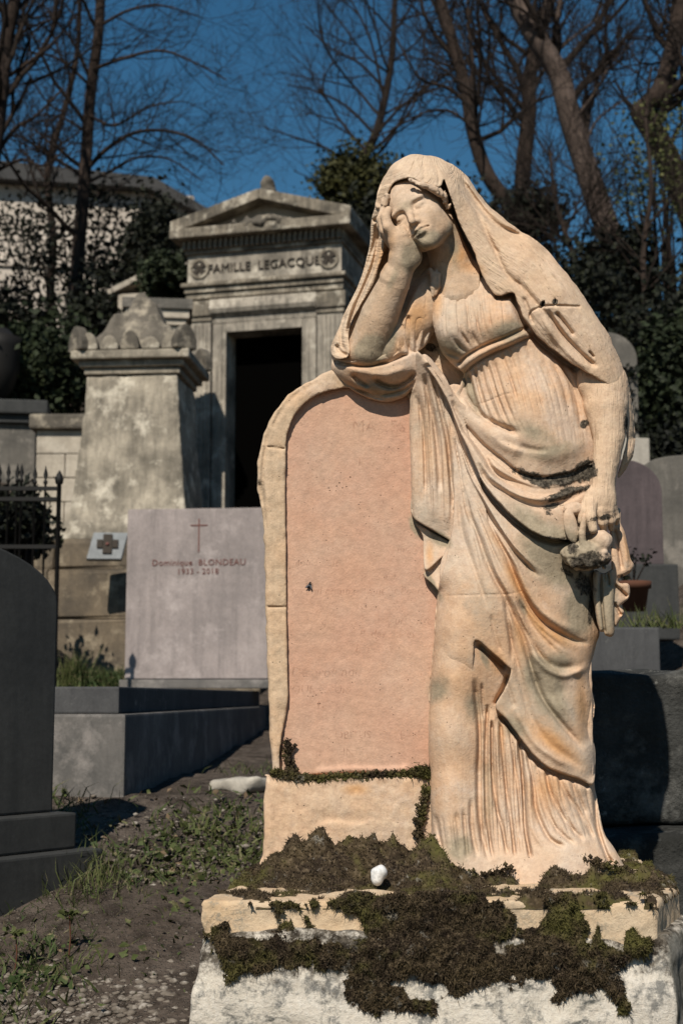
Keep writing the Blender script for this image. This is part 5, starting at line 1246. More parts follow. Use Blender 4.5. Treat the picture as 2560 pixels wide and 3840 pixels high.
for cx in (-0.685, 0.685):
    cz = (za1 + zfr) / 2 + 0.01
    bm = bmesh.new()
    R0, R1 = 0.105, 0.078
    ring = []
    for i in range(28):
        a_ = i / 28 * 2 * math.pi
        ring.append([bm.verts.new((cx + r * math.cos(a_), yy, cz + r * math.sin(a_))) for r, yy in ((R0, -0.078), (R0, -0.094), (R1, -0.094), (R1, -0.078))])
    for i in range(28):
        p_, q_ = ring[i], ring[(i + 1) % 28]
        for j in range(3): bm.faces.new((p_[j], q_[j], q_[j + 1], p_[j + 1]))
    rg = link('roundel', bm_mesh('roundel', bm), m_maus_top, frieze)
    for a_ in (45, 135, 225, 315):
        bm = bmesh.new()
        ca, sa = math.cos(math.radians(a_)), math.sin(math.radians(a_))
        pts_ = [(0.0, 0.008), (0.074, 0.036), (0.074, -0.036), (0.0, -0.008)]
        prism(bm, [(cx + p[0] * ca - p[1] * sa, cz + p[0] * sa + p[1] * ca) for p in pts_], -0.092, -0.077)
        link('cross_arm', bm_mesh('cross_arm', bm), m_ldark, rg)
box('bed_moulding', m_maus_top, mo, -0.84, 0.84, -0.11, D - 0.05, zfr + 0.002, zfr + 0.04, 0.006)
nd = 30
dm = None
for i in range(nd):
    x0 = -0.845 + i * 1.69 / nd
    ob = box('dentil', m_maus_top, mo, x0, x0 + 0.033, -0.16, -0.112, zfr + 0.042, zden + 0.02) if dm is None else None
    if dm is None:
        dm = ob; base_x = x0
    else:
        c_ = dm.copy(); col.objects.link(c_); c_.parent = mo; c_.location = (x0 - base_x, 0, 0)
box('dentil_backing', m_maus_top, mo, -0.85, 0.85, -0.110, D - 0.05, zfr + 0.042, zden + 0.022)
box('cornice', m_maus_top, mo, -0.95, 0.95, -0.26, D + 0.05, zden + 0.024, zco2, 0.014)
# pediment
pk = zap; e0 = zco2 + 0.001
prism_obj('tympanum', m_pale, mo, [(-0.86, e0), (0.86, e0), (0, pk - 0.10)], -0.03, 0.1)
for s in (-1, 1):
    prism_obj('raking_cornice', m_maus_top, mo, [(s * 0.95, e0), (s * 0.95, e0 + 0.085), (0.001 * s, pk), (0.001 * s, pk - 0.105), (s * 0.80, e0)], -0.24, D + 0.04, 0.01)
prism_obj('gable_filling', m_maus, mo, [(-0.80, e0), (0.80, e0), (0, pk - 0.12)], 0.102, D)
# broken carving at the foot of the tympanum
vox('broken_relief', (-0.30, -0.32, e0 - 0.10), (0.35, -0.02, e0 + 0.10), 0.012, lambda X, Y, Z: np.sqrt((X / 2.6) ** 2 + ((Y + 0.17) / 1.1) ** 2 + ((Z - e0) / 0.7) ** 2) - 0.105 + 0.09 * n3(X, Y, Z, 0.06, 71), m_lime_dark, mo)
def acro(X, Y, Z):
    f = smax(np.maximum(np.abs(X) - 0.10, np.abs(Y - 0.05) - 0.10), np.maximum(Z - pk - 0.07, pk - 0.06 - Z), 0.02)
    f = smin(f, np.sqrt((X / 0.8) ** 2 + ((Y - 0.05)) ** 2 + ((Z - pk - 0.12) / 1.1) ** 2) - 0.095, 0.02)
    return f + 0.03 * n3(X, Y, Z, 0.05, 72)
vox('acroterion', (-0.2, -0.15, pk - 0.08), (0.2, 0.25, pk + 0.28), 0.012, acro, m_lime_dark, mo)
# stepped neighbour wall left of it
o = empty('stepped_tomb', (xc(690, 13.0), 13.0, gz(-1.5, 13.2) - 0.2), math.radians(7))
tag(o, 'low limestone tomb with stepped cornice, mostly hidden between the stele and the mausoleum', 'tomb')
zt_ = zc(1250, 13) - o.location.z
box('body', m_wall, o, -0.5, -0.09, 0, 0.5, 0, zt_, 0.01)
for i, (dz, e) in enumerate(((0.06, 0.03), (0.12, 0.06), (0.20, 0.09))):
    box('cornice_step', m_wall, o, -0.5 - e, -0.09 + e, -e, 0.5, zt_ + (0.001, 0.061, 0.121)[i], zt_ + dz, 0.006)
box('cap', m_grey, o, -0.62, 0.03, -0.12, 0.5, zt_ + 0.201, zt_ + 0.30, 0.01)

# gable peeping over the old stele
o = empty('small_gable_tomb', (xc(495, 16), 16.0, gz(-2.3, 16) - 0.2), math.radians(-12))
tag(o, 'small gabled tomb top peeping up behind the stele cap', 'tomb')
gt = zc(1025, 16) - o.location.z
box('body', m_wall, o, -0.28, 0.28, 0.05, 0.8, 0, gt - 0.22)
for s in (-1, 1): prism_obj('gable_slab', m_wall, o, [(s * 0.40, gt - 0.24), (s * 0.40, gt - 0.17), (s * 0.001, gt), (s * 0.001, gt - 0.07)], 0, 0.9, 0.006)

# ---------------------------------------------------------------- block wall, dark tomb with urn, railing at the left
o = empty('block_wall', (xc(110, 11.0), 11.0, gz(-2.3, 11) - 0.1))
tag(o, 'pale limestone block wall with dark capstones behind the iron railing', 'wall')
ztop = zc(1612, 11) - o.location.z
rows = 5; rh = (ztop) / rows
for r in range(rows):
    edges = [0.0, 0.46, 0.92] if r % 2 == 0 else [0.0, 0.23, 0.69, 0.92]
    for i in range(len(edges) - 1):
        box('block', m_wall, o, edges[i] + 0.003, edges[i + 1] - 0.003, (0.004 * ((i * 7 + r * 3) % 4)), 0.4, r * rh + 0.002, (r + 1) * rh - 0.003, 0.008)
for i in range(2):
    box('capstone', m_lime_dark, o, -0.05 + i * 0.5, 0.445 + i * 0.5, -0.06, 0.46, ztop + 0.001, ztop + 0.12, 0.02)
o = empty('dark_tomb', (xc(60, 11.7), 11.7, gz(-2.7, 11.7) - 0.1), math.radians(8))
tag(o, 'sooty tomb chest with projecting dark cornice, cut by the left edge', 'tomb')
zt_ = zc(1590, 11.7) - o.location.z
box('chest', m_grey, o, -0.9, 0.10, 0, 0.8, 0, zt_, 0.01)
box('cornice_lower', m_gran_dark, o, -0.95, 0.13, -0.05, 0.85, zt_ + 0.001, zt_ + 0.07, 0.01)
box('cornice_upper', m_gran_dark, o, -1.0, 0.20, -0.1, 0.9, zt_ + 0.071, zt_ + 0.19, 0.015)
zu_ = zt_ + 0.191 + o.location.z
def lathe(name, prof, mat, parent, n=20):
    V_ = []; F_ = []
    for r, z in prof:
        for i in range(n): V_.append((r * math.cos(i / n * 2 * math.pi), r * math.sin(i / n * 2 * math.pi), z))
    for j in range(len(prof) - 1):
        for i in range(n): F_.append((j * n + i, j * n + (i + 1) % n, (j + 1) * n + (i + 1) % n, (j + 1) * n + i))
    return link(name, np_mesh(name, np.array(V_), np.array(F_)), mat, parent, True)
u_ = empty('urn', (xc(-45, 12.1), 12.1, zu_))
u_.scale = (1.6, 1.6, 1.4)
tag(u_, 'black stone urn standing on the sooty tomb chest at the left edge', 'urn')
lathe('foot', [(0.0, 0), (0.075, 0), (0.075, 0.03), (0.035, 0.06), (0.035, 0.08)], m_iron, u_)
lathe('bowl', [(0.035, 0.081), (0.08, 0.13), (0.115, 0.25), (0.12, 0.40), (0.125, 0.46), (0.09, 0.47), (0.05, 0.52), (0.0, 0.53)], m_iron, u_)

fy = 6.6
o = empty('iron_railing', (xc(205, fy), fy, gz(xc(205, fy), fy)))
tag(o, 'black wrought iron railing with spear tips in front of the block wall', 'railing')
zr1 = zc(1832, fy) - o.location.z; zr2 = zc(2050, fy) - o.location.z; ztip = zc(1745, fy) - o.location.z
def bar(name, x, top, r, spear=True):
    pr = [(r, -0.2), (r, top - 0.09), (r * 1.8, top - 0.088), (r * 1.8, top - 0.075), (r * 0.9, top - 0.07), (r * 2.0, top - 0.045), (0.0005, top)] if spear else [(r, -0.2), (r, top - 0.06), (r * 1.7, top - 0.055), (r * 1.9, top - 0.03), (r * 1.2, top - 0.012), (0.0005, top + 0.01)]
    q_ = lathe(name, pr, m_iron, o, 8); q_.location = (x, 0, 0); return q_
bar('end_post', -0.003, zc(1770, fy) - o.location.z, 0.011, False)
for u in (150, 110, 58, 42, 8, -26, -60): bar('bar', xc(u, fy) - o.location.x, ztip + (0.0 if u in (150, 110) else 0.01), 0.0055)
def rail(z):
    b_ = bmesh.new(); bm_box(b_, xc(-80, fy) - o.location.x, 0.0, -0.007, 0.007, z - 0.009, z + 0.009)
    return link('rail', bm_mesh('rail', b_), m_iron, o)
rail(zr1); rail(zr2); rail(zr1 - 0.05)

# ---------------------------------------------------------------- pale house through the trees
o = empty('pale_house', (xc(-60, 26), 26.0, gz(-6, 26) - 0.5), math.radians(10))
tag(o, 'pale plastered house with dark sloping roof glimpsed through the trees', 'house')
hz = zc(690, 26) - o.location.z
hw = xc(700, 26) - xc(-60, 26)
box('wall', m_plaster, o, -3.0, hw, 0, 5, 0, hz, 0.02)
prism_obj('roof', m_slate, o, [(-3.2, hz + 0.001), (hw - 0.9, hz + 0.001), (hw + 0.35, hz - 0.55), (hw + 0.35, hz - 0.40), (hw - 0.8, hz + 0.22), (-3.2, hz + 0.5)], -0.3, 5.2)
box('string_course', m_plaster, o, -3.0, hw + 0.02, -0.06, -0.001, hz - 1.6, hz - 1.45)
# ---------------------------------------------------------------- stones at the right
def headstone(name, label, mat, base_mat, u0, u1, v0, v1, y, rz=0.0, thick=0.14, arch=0.6, vb=None, group=None):
    x0, x1 = xc(u0, y), xc(u1, y); cx = (x0 + x1) / 2; hw_ = (x1 - x0) / 2
    zb_ = zc(v1, y); e = empty(name, (cx, y, zb_), rz)
    tag(e, label, 'headstone', group)
    H = zc(v0, y) - zb_
    prism_obj('stone', mat, e, arch_pts(-hw_, hw_, 0.001, H - hw_ * arch, H, 22), 0, thick, 0.006)
    if vb is not None:
        box('base', base_mat, e, -hw_ - 0.05, hw_ + 0.05, -0.05, thick + 0.06, zc(vb, y) - zb_, 0.0, 0.008)
    return e
headstone('headstone', 'tall round-topped grey headstone with ivy sprigs on a pale block, behind her elbow', m_grey, m_pale, 2190, 2425, 1245, 1645, 9.0, 0.1, 0.2, 0.9, 1790)
headstone('headstone', 'mauve-grey round-shouldered headstone just behind the hanging cloth of the statue', m_gran_purple, m_gran_dark, 2210, 2505, 1722, 2118, 6.4, 0.06, 0.16, 0.85, 2400)
headstone('headstone', 'mottled tan-grey headstone at the right edge behind the mauve one', m_grey, m_grey, 2440, 2800, 1705, 2240, 7.4, 0.0, 0.15, 0.25, 2330)
box_t = empty('grave_kerb', (xc(2330, 5.2), 5.2, zc(2560, 5.2)))
tag(box_t, 'grey stone grave kerb beside the veiled figure, above the rough granite tomb', 'kerb')
box('kerb_stone', m_gran_slab, box_t, -0.30, xc(2478, 5.2) - box_t.location.x, 0, 0.12, -0.2, zc(2352, 5.2) - box_t.location.z, 0.008)
box('kerb_stone', m_gran_slab, box_t, xc(2478, 5.2) - box_t.location.x - 0.12, xc(2478, 5.2) - box_t.location.x - 0.001, 0.122, 1.2, -0.2, zc(2356, 5.2) - box_t.location.z, 0.008)

# terracotta pot with a plant
t = NT('terracotta'); m_terra = t.done(t.mix(t.noise(20), (0.11, 0.045, 0.026), (0.07, 0.032, 0.02)), None, 0.9)
py_ = 5.75
pot = empty('flower_pot', (xc(2385, py_), py_, zc(2292, py_)))
tag(pot, 'small terracotta pot with a leafy plant beside the mauve-grey headstone', 'flower pot')
lathe('pot', [(0.0, 0), (0.045, 0), (0.06, 0.09), (0.07, 0.092), (0.072, 0.12), (0.06, 0.12), (0.055, 0.10), (0.0, 0.10)], m_terra, pot, 18)

# rough granite tomb right behind the statue
o = empty('rough_tomb', (xc(2480, 3.2), 3.2, CAM_Z - 0.62), math.radians(-4))
tag(o, 'rough dark granite tomb block carrying the shadow of the statue', 'tomb')
zt_ = zc(2515, 3.2) - o.location.z; zb_ = zc(3105, 3.2) - o.location.z
def rough_box(x0, x1, y0, y1, z0, z1, amp, seed, r=0.03):
    cx, cy, cz_ = (x0 + x1) / 2, (y0 + y1) / 2, (z0 + z1) / 2
    def f(X, Y, Z):
        zt2 = (z1 - z0) / 2
        d = smax(smax(np.abs(X - cx) - (x1 - x0) / 2, np.abs(Y - cy) - (y1 - y0) / 2, r), np.abs(Z - cz_ - 0.0) - zt2, r)
        return d + amp * (n3(X, Y, Z, 0.10, seed) + 0.5 * n3(X, Y, Z, 0.04, seed + 1) + 1.2 * n3(X, Y, Z, 0.3, seed + 2))
    return f
vox('block', (-0.75, -0.06, zb_ - 0.03), (0.75, 0.9, zt_ + 0.06), 0.014, rough_box(-0.7, 0.7, 0, 0.8, zb_ + 0.003, zt_, 0.018, 301, 0.012), m_gran_rough, o)
vox('lower_slab', (-0.9, -0.34, -0.1), (0.9, 1.1, zb_ + 0.04), 0.014, rough_box(-0.82, 0.85, -0.16, 1.0, -0.05, zb_, 0.016, 311, 0.012), m_gran_rough, o)

# flat pale stone on the path
def flat_fn(X, Y, Z): return smax(np.sqrt((X / 1.7) ** 2 + (Y / 1.2) ** 2) - 0.055, np.abs(Z) - 0.022, 0.02) + 0.02 * n3(X, Y, Z, 0.05, 321)
fs = vox('flat_stone', (-0.14, -0.1, -0.06), (0.14, 0.1, 0.06), 0.006, flat_fn, m_pale)
fs.location = (xc(915, 4.45), 4.45, gz(-0.3, 4.45) + 0.012); fs.rotation_euler = (0, 0, 0.2)
tag(fs, 'pale flat broken stone lying on the earth beside the base block', 'stone')

# ================================================================ trees and shrubs
def bark(name, a, b):
    t = NT(name)
    n = t.noise(9, 6, 0.7, t.vec((3, 3, 0.5)))
    c = t.mix(t.ramp(n, [(0.35, 0), (0.65, 1)]), a, b)
    return t.done(c, t.bump(n, 0.8, 0.03), 0.95)
m_bark = bark('bark_brown', (0.018, 0.013, 0.010), (0.055, 0.038, 0.030))
m_bark2 = bark('bark_grey', (0.050, 0.037, 0.031), (0.135, 0.100, 0.083))
m_twig = bark('twig_dark', (0.012, 0.009, 0.007), (0.034, 0.024, 0.019))

def grow(soup, p, d, length, r, depth, rng, droop=0.0, sides=5, leafs=None):
    """One limb and the smaller ones that leave it."""
    n = max(3, int(4 + depth))
    pts = [np.array(p)]; dd = np.array(d, dtype=float)
    for i in range(n):
        dd = dd + rng.normal(0, 0.16, 3) + np.array([0, 0, 0.07 - droop])
        dd /= np.linalg.norm(dd)
        pts.append(pts[-1] + dd * length / n)
    rad = np.linspace(r, r * 0.45, n + 1)
    soup.add(*tube(pts, rad, sides))
    if leafs is not None and depth <= 1: leafs.append(pts[-1])
    if depth <= 0: return
    k = rng.randint(3, 6)
    for i in range(k):
        t_ = 0.25 + 0.75 * (i + rng.rand() * 0.8) / k
        j = min(int(t_ * n), n - 1)
        base = pts[j] + (pts[j + 1] - pts[j]) * (t_ * n - j if t_ < 1 else 0.9)
        ax = pts[j + 1] - pts[j]; ax /= np.linalg.norm(ax)
        side = np.cross(ax, rng.normal(size=3)); side /= np.linalg.norm(side) + 1e-9
        ang = 0.45 + 0.5 * rng.rand()
        nd = ax * math.cos(ang) + side * math.sin(ang)
        grow(soup, base, nd, length * (0.5 + 0.28 * rng.rand()), max(r * (0.42 + 0.15 * rng.rand()), 0.003), depth - 1, rng, droop, max(3, sides - 1), leafs)

def tree(name, label, group, y, trunk, w0, w1, limbs, mat, seed, auto=6, depth=3, length=1.6, start=0.25, droop=0.0):
    """trunk and limbs: courses in photo pixels at distance y (limbs may carry a depth offset)."""
    rng = np.random.RandomState(seed)
    s = spline(trunk, n=5)
    k = y / FOC
    rng2 = np.random.RandomState(seed + 50)
    dy = np.cumsum(rng2.normal(0, 0.05, len(s))) * 0.4
    pts = np.array([W(a, b, y + c_) for (a, b), c_ in zip(s, dy)])
    rad = np.linspace(w0, w1, len(s)) * k * 0.58
    base = pts[0].copy()
    gzb = gz(base[0], base[1])
    e = empty(name, (base[0], base[1], min(gzb, base[2])))
    tag(e, label, 'tree', group)
    off = np.array(e.location)
    S = Soup()
    if base[2] > gzb + 0.05:
        pts = np.vstack([[base[0] + 0.05, base[1], gzb - 0.2], pts]); rad = np.r_[rad[0] * 1.25, rad]
    S.add(*tube(pts - off, rad, 9))
    C = Soup()
    for lm in limbs:
        ls, lw = lm[0], lm[1]
        q = spline(ls, n=5)
        lp = np.array([W(a, b, y - 0.25 * i / len(q)) for i, (a, b) in enumerate(q)])
        lr = np.linspace(lw, lw * 0.35, len(q)) * k * 0.5
        S.add(*tube(lp - off, lr, 6))
        for i in range(3, len(q), 3):
            ax = lp[min(i + 1, len(lp) - 1)] - lp[i - 1]; ax /= np.linalg.norm(ax) + 1e-9
            for _ in range(2):
                side = np.cross(ax, rng.normal(size=3)); side /= np.linalg.norm(side)
                grow(C, lp[i] - off, ax * 0.7 + side * 0.8, length * (0.35 + 0.4 * rng.rand()), max(lr[i] * 0.42, 0.005), max(depth - 1, 1), rng, droop, 4)
    n = len(pts)
    for i in range(auto):
        t_ = start + (1 - start) * (i + rng.rand()) / auto
        j = min(int(t_ * (n - 1)), n - 2)
        ax = pts[j + 1] - pts[j]; ax /= np.linalg.norm(ax)
        a_ = rng.rand() * 2 * math.pi
        side = np.array([math.cos(a_), math.sin(a_) * 0.6, 0.25 + 0.3 * rng.rand()])
        grow(C, pts[j] - off, ax * 0.5 + side, length * (0.7 + 0.6 * rng.rand()), max(rad[j] * 0.42, 0.010), depth, rng, droop, 5)
    S.build('trunk', mat, e)
    C.build('crown', m_twig, e)
    return e

G = 'bare trees on the slope'
tree('bare_tree', 'slender straight bare tree rising at the left, behind the old stele', G, 19, [(262, 1500), (275, 1300), (290, 1000), (310, 760), (325, 560), (340, 350), (370, 120), (380, -80), (392, -400)], 52, 30,
     [([(322, 640), (400, 560), (500, 500), (620, 490), (740, 530), (840, 620)], 20), ([(335, 430), (430, 470), (560, 400), (680, 380)], 14), ([(350, 260), (460, 220), (600, 190), (720, 230), (850, 300)], 16), ([(318, 690), (420, 640), (520, 590), (640, 600), (760, 680)], 13), ([(372, 100), (480, 40), (600, 20), (740, 60)], 14), ([(345, 330), (250, 240), (150, 200), (60, 220)], 14), ([(330, 500), (230, 440), (120, 430)], 13)], m_bark, 3, 9, 3, 1.5, 0.3)
tree('bare_tree', 'dark bare tree with heavy slanting boughs at the left edge', G, 17, [(-120, 1500), (-70, 900), (-30, 600), (0, 380), (20, 180), (55, 0), (80, -300)], 70, 36, [([(0, 560), (60, 480), (130, 440), (240, 330)], 20), ([(-10, 640), (80, 600), (170, 620), (260, 540)], 16), ([(10, 300), (100, 240), (200, 160), (300, 40)], 18), ([(20, 160), (120, 100), (240, 60)], 14)], m_bark, 8, 15, 3, 1.6, 0.3)
tree('bare_tree', 'thin crooked bare tree between the two left trunks', G, 21, [(210, 1400), (190, 1100), (200, 900), (180, 640), (240, 420), (290, 200), (300, -50)], 34, 14, [([(190, 700), (120, 600), (60, 560)], 12), ([(200, 560), (290, 500), (360, 420)], 10)], m_bark, 12, 7, 3, 1.4, 0.3)
tree('bare_tree', 'fine-branched bare tree with a wide twiggy crown above the mausoleum', G, 30, [(1230, 900), (1260, 760), (1330, 640), (1400, 520), (1440, 380), (1470, 200), (1480, 0), (1490, -200)], 42, 14, [([(1330, 640), (1230, 560), (1120, 520), (1000, 480)], 13), ([(1400, 500), (1300, 400), (1180, 340), (1080, 320)], 13), ([(1445, 340), (1350, 240), (1240, 180), (1140, 90)], 13), ([(1460, 240), (1560, 160), (1640, 60)], 11), ([(1420, 440), (1530, 380), (1640, 330)], 11), ([(1300, 690), (1200, 680), (1100, 640)], 9), ([(1470, 120), (1380, 20), (1280, -40)], 10)], m_twig, 17, 12, 3, 2.6, 0.25)
tree('bare_tree', 'bare tree leaning left, nearest the top of her veil', G, 22, [(1980, 1000), (1925, 800), (1830, 660), (1775, 500), (1745, 330), (1700, 170), (1650, 0), (1600, -150)], 56, 36, [([(1760, 400), (1680, 330), (1570, 290), (1480, 130)], 18), ([(1790, 560), (1760, 420), (1770, 240), (1752, 60), (1760, -80)], 26), ([(1730, 280), (1640, 230), (1560, 220)], 12), ([(1775, 480), (1690, 420), (1600, 420), (1480, 480), (1360, 540)], 14)], m_bark, 21, 8, 3, 1.6, 0.3)
tree('bare_tree', 'twin-stemmed bare tree with a forked trunk above the veil', G, 23, [(1950, 1000), (1955, 780), (1962, 620), (1982, 430), (1985, 300), (2010, 160), (2060, 0), (2090, -200)], 62, 40, [([(1980, 420), (1950, 290), (1890, 180), (1820, 60), (1780, -40)], 34), ([(1975, 500), (1900, 420), (1850, 380)], 12)], m_bark, 25, 7, 3, 1.6, 0.35)
tree('bare_tree', 'stout grey bare tree with a thick trunk leaning over the right shoulder', G, 18, [(2390, 1300), (2335, 1080), (2300, 930), (2245, 770), (2190, 610), (2135, 440), (2090, 270), (2000, 130), (1935, 0), (1900, -150)], 92, 62, [([(2095, 290), (2075, 190), (2085, 90), (2110, -60)], 44), ([(2000, 140), (2040, 40), (2050, -60)], 30), ([(2180, 590), (2230, 460), (2330, 380), (2420, 330)], 14), ([(2140, 460), (2220, 360), (2290, 240), (2380, 150)], 14), ([(2060, 220), (2160, 130), (2250, 60)], 14), ([(2210, 680), (2120, 620), (2080, 560)], 9)], m_bark2, 31, 6, 3, 1.4, 0.4)
tree('bare_tree', 'twisted brown bare tree at the upper right edge', G, 16, [(2700, 1250), (2620, 900), (2555, 720), (2490, 570), (2440, 480), (2405, 420), (2470, 350), (2520, 200), (2550, 0), (2560, -150)], 96, 56, [([(2410, 430), (2350, 380), (2300, 300)], 16), ([(2530, 180), (2460, 90), (2400, -20)], 16), ([(2500, 580), (2540, 480), (2600, 420)], 22)], m_bark, 37, 7, 3, 1.3, 0.4)

tree('bare_tree', 'thin many-twigged sapling behind the tall round-topped headstone', G, 14, [(2400, 1500), (2420, 1200), (2410, 950), (2440, 700), (2420, 450), (2440, 250)], 26, 8, [([(2415, 1000), (2330, 900), (2250, 860)], 9), ([(2410, 880), (2480, 780), (2540, 740)], 9)], m_bark, 51, 14, 3, 1.0, 0.2)
tree('bare_tree', 'tangled sapling against the dark slope right of the veil', G, 16, [(2200, 1300), (2180, 1050), (2120, 880), (2080, 740), (2060, 560)], 28, 8, [([(2140, 920), (2060, 860), (1960, 840)], 9), ([(2110, 850), (2190, 760), (2260, 640)], 9)], m_bark, 57, 14, 3, 1.1, 0.2)

def leaf_mat(name, a, b, c3):
    t = NT(name)
    gi = t.n.new('ShaderNodeObjectInfo')
    n = t.noise(1.8, 4, 0.6); f = t.noise(25, 2, 0.5)
    c = t.mix(t.ramp(n, [(0.4, 0), (0.62, 1)]), a, b)
    c = t.mix(t.ramp(f, [(0.56, 0), (0.66, 1)]), c, c3)
    return t.done(c, None, 0.7)
m_leaf_dark = leaf_mat('leaves_dark', (0.006, 0.007, 0.005), (0.012, 0.014, 0.008), (0.024, 0.028, 0.012))
m_leaf_olive = leaf_mat('leaves_olive', (0.022, 0.024, 0.008), (0.045, 0.044, 0.012), (0.065, 0.062, 0.018))
m_leaf_mid = leaf_mat('leaves_green', (0.010, 0.014, 0.006), (0.020, 0.028, 0.011), (0.038, 0.048, 0.02))
m_leaf_spring = leaf_mat('leaves_spring', (0.05, 0.06, 0.02), (0.10, 0.11, 0.035), (0.13, 0.12, 0.06))

def cards(P, size, rng, flat=0.0):
    n = len(P)
    d = rng.normal(size=(n, 3)); d[:, 2] *= 0.7; d /= np.linalg.norm(d, axis=1)[:, None]
    s = np.cross(d, rng.normal(size=(n, 3))); s /= np.linalg.norm(s, axis=1)[:, None]
    L = (size * (0.6 + 0.8 * rng.rand(n)))[:, None]; w = L * (0.28 + 0.14 * rng.rand(n))[:, None]
    nn = np.cross(d, s) * L * 0.12
    V = np.stack([P - d * L * .5, P + s * w + nn, P + d * L * .5, P - s * w + nn], 1).reshape(-1, 3)
    i = np.arange(n)[:, None] * 4
    return V, None, np.concatenate([i + np.array([[0, 1, 2]]), i + np.array([[0, 2, 3]])])

def shrub(name, label, group, y, u, v, ru, rv, depth, n, size, mat, seed, gap=0.35, cat='shrub'):
    """A leafy mass: clumps of leaves round a skeleton of stems."""
    rng = np.random.RandomState(seed)
    c = W(u, v, y); k = y / FOC
    R = np.array([ru * k, depth, rv * k])
    g0 = gz(c.x, c.y)
    e = empty(name, (c.x, c.y, min(g0, c.z - R[2])))
    tag(e, label, cat, group)
    cc = np.array(c) - np.array(e.location)
    S = Soup()
    m = 46
    d = rng.normal(size=(m, 3)); d /= np.linalg.norm(d, axis=1)[:, None]
    cl = cc + d * R * (0.45 + 0.55 * rng.rand(m, 1) ** 0.5)
    base = np.array([0, 0, -0.1])
    for q in cl[:22]:
        mid = (base + q) / 2 + rng.normal(0, 0.12, 3) * R
        S.add(*tube(np.array([base + rng.normal(0, 0.05, 3), mid, q]), [0.03, 0.018, 0.006], 4))
    pick = rng.randint(0, m, n)
    rad = (0.16 + 0.22 * rng.rand(m))[pick, None]
    P = cl[pick] + rng.normal(size=(n, 3)) * R * rad
    S.build('stems', m_twig, e)
    L = Soup(); L.add(*cards(P, size, rng)); L.build('foliage', mat, e, False)
    return e

GS = 'evergreen shrubs on the slope'
shrub('evergreen_shrub', 'rounded olive evergreen behind the right end of the pediment', GS, 21, 1330, 720, 130, 130, 0.6, 9000, 0.075, m_leaf_olive, 1)
shrub('evergreen_shrub', 'dark evergreen below the leaning trunks, behind her veil', GS, 19, 1960, 870, 150, 130, 0.7, 4500, 0.08, m_leaf_dark, 2)
shrub('evergreen_shrub', 'black-green bush behind the shoulder of the statue', GS, 14, 2160, 1160, 200, 180, 0.7, 4200, 0.06, m_leaf_dark, 3)
shrub('evergreen_shrub', 'dark glossy bush at the right edge above the round-topped headstone', GS, 12, 2520, 1290, 170, 220, 0.7, 5500, 0.055, m_leaf_dark, 4)
shrub('evergreen_shrub', 'low dark bush at the right edge beside the tall headstone', GS, 10.5, 2540, 1520, 150, 230, 0.6, 8000, 0.06, m_leaf_mid, 5)
shrub('evergreen_shrub', 'shadowed thicket between the mausoleum and the statue', GS, 18, 1560, 900, 260, 170, 0.8, 8000, 0.09, m_leaf_dark, 6)
shrub('evergreen_shrub', 'tall dark evergreen left of the pediment', GS, 17, 590, 950, 110, 170, 0.6, 6000, 0.07, m_leaf_dark, 7)
shrub('evergreen_shrub', 'dark bushy evergreen in front of the pale house at the left edge', GS, 18, 40, 1200, 150, 110, 0.8, 2600, 0.08, m_leaf_dark, 8)
shrub('evergreen_shrub', 'dark green shrub filling the space behind the block wall', GS, 13, 130, 1420, 200, 180, 0.7, 11000, 0.07, m_leaf_mid, 9)
shrub('evergreen_shrub', 'evergreen between the slender tree and the old stele cap', GS, 16, 350, 1240, 110, 110, 0.6, 3500, 0.07, m_leaf_dark, 10)
shrub('evergreen_shrub', 'leafy shrub beside the left end of the carved frieze', GS, 15.2, 625, 1060, 75, 75, 0.4, 5000, 0.06, m_leaf_mid, 11)
shrub('evergreen_shrub', 'open leafy evergreen screening the top of the pale house', GS, 20, 300, 900, 340, 220, 0.8, 3600, 0.075, m_leaf_dark, 12)
shrub('evergreen_shrub', 'dim ivy-covered bush below the thick leaning trunk', GS, 15, 2320, 1010, 150, 120, 0.6, 4000, 0.07, m_leaf_dark, 13)
shrub('evergreen_shrub', 'thin spring-green bush at the upper right edge', GS, 15, 2480, 660, 170, 280, 0.8, 1500, 0.05, m_leaf_spring, 14)
shrub('evergreen_shrub', 'dusky bramble behind the iron railing', GS, 7.8, 40, 1960, 120, 110, 0.3, 4000, 0.045, m_leaf_dark, 15)
shrub('evergreen_shrub', 'dark undergrowth behind the mottled headstone at the right edge', GS, 9.6, 2520, 1760, 140, 140, 0.4, 5000, 0.055, m_leaf_dark, 16)
shrub('evergreen_shrub', 'loose dark evergreen screening the lower wall of the pale house', GS, 19, 480, 1100, 200, 110, 0.7, 2300, 0.08, m_leaf_dark, 17)

# ivy sprigs on the tall round-topped headstone
hst = [o_ for o_ in bpy.data.objects if o_.get('label', '').startswith('tall round-topped')][0]
rng = np.random.RandomState(15)
for (du, dv) in ((60, 150), (85, 140), (95, 330), (30, 360), (70, 240)):
    c_ = np.array([du / FOC * 9.0, -0.03, (400 - dv) / FOC * 9.0])
    L = Soup(); L.add(*cards(c_ + rng.normal(0, 0.035, (16, 3)) * np.array([1, .25, 1]), 0.045, rng)); L.build('ivy_sprig', m_leaf_dark, hst, False)
# plant in the terracotta pot
rng = np.random.RandomState(5)
S = Soup(); L = Soup()
for i in range(6):
    a_ = rng.rand() * 6.28; tip = np.array([math.cos(a_) * 0.06, math.sin(a_) * 0.05, 0.14 + 0.09 * rng.rand()])
    S.add(*tube(np.array([[0, 0, 0.10], tip * np.array([.5, .5, .75]), tip]), [0.004, 0.003, 0.002], 4))
    L.add(*cards(tip + rng.normal(0, 0.018, (14, 3)), 0.025, rng))
S.build('stem', m_twig, pot); L.build('leaves', m_leaf_dark, pot, False)

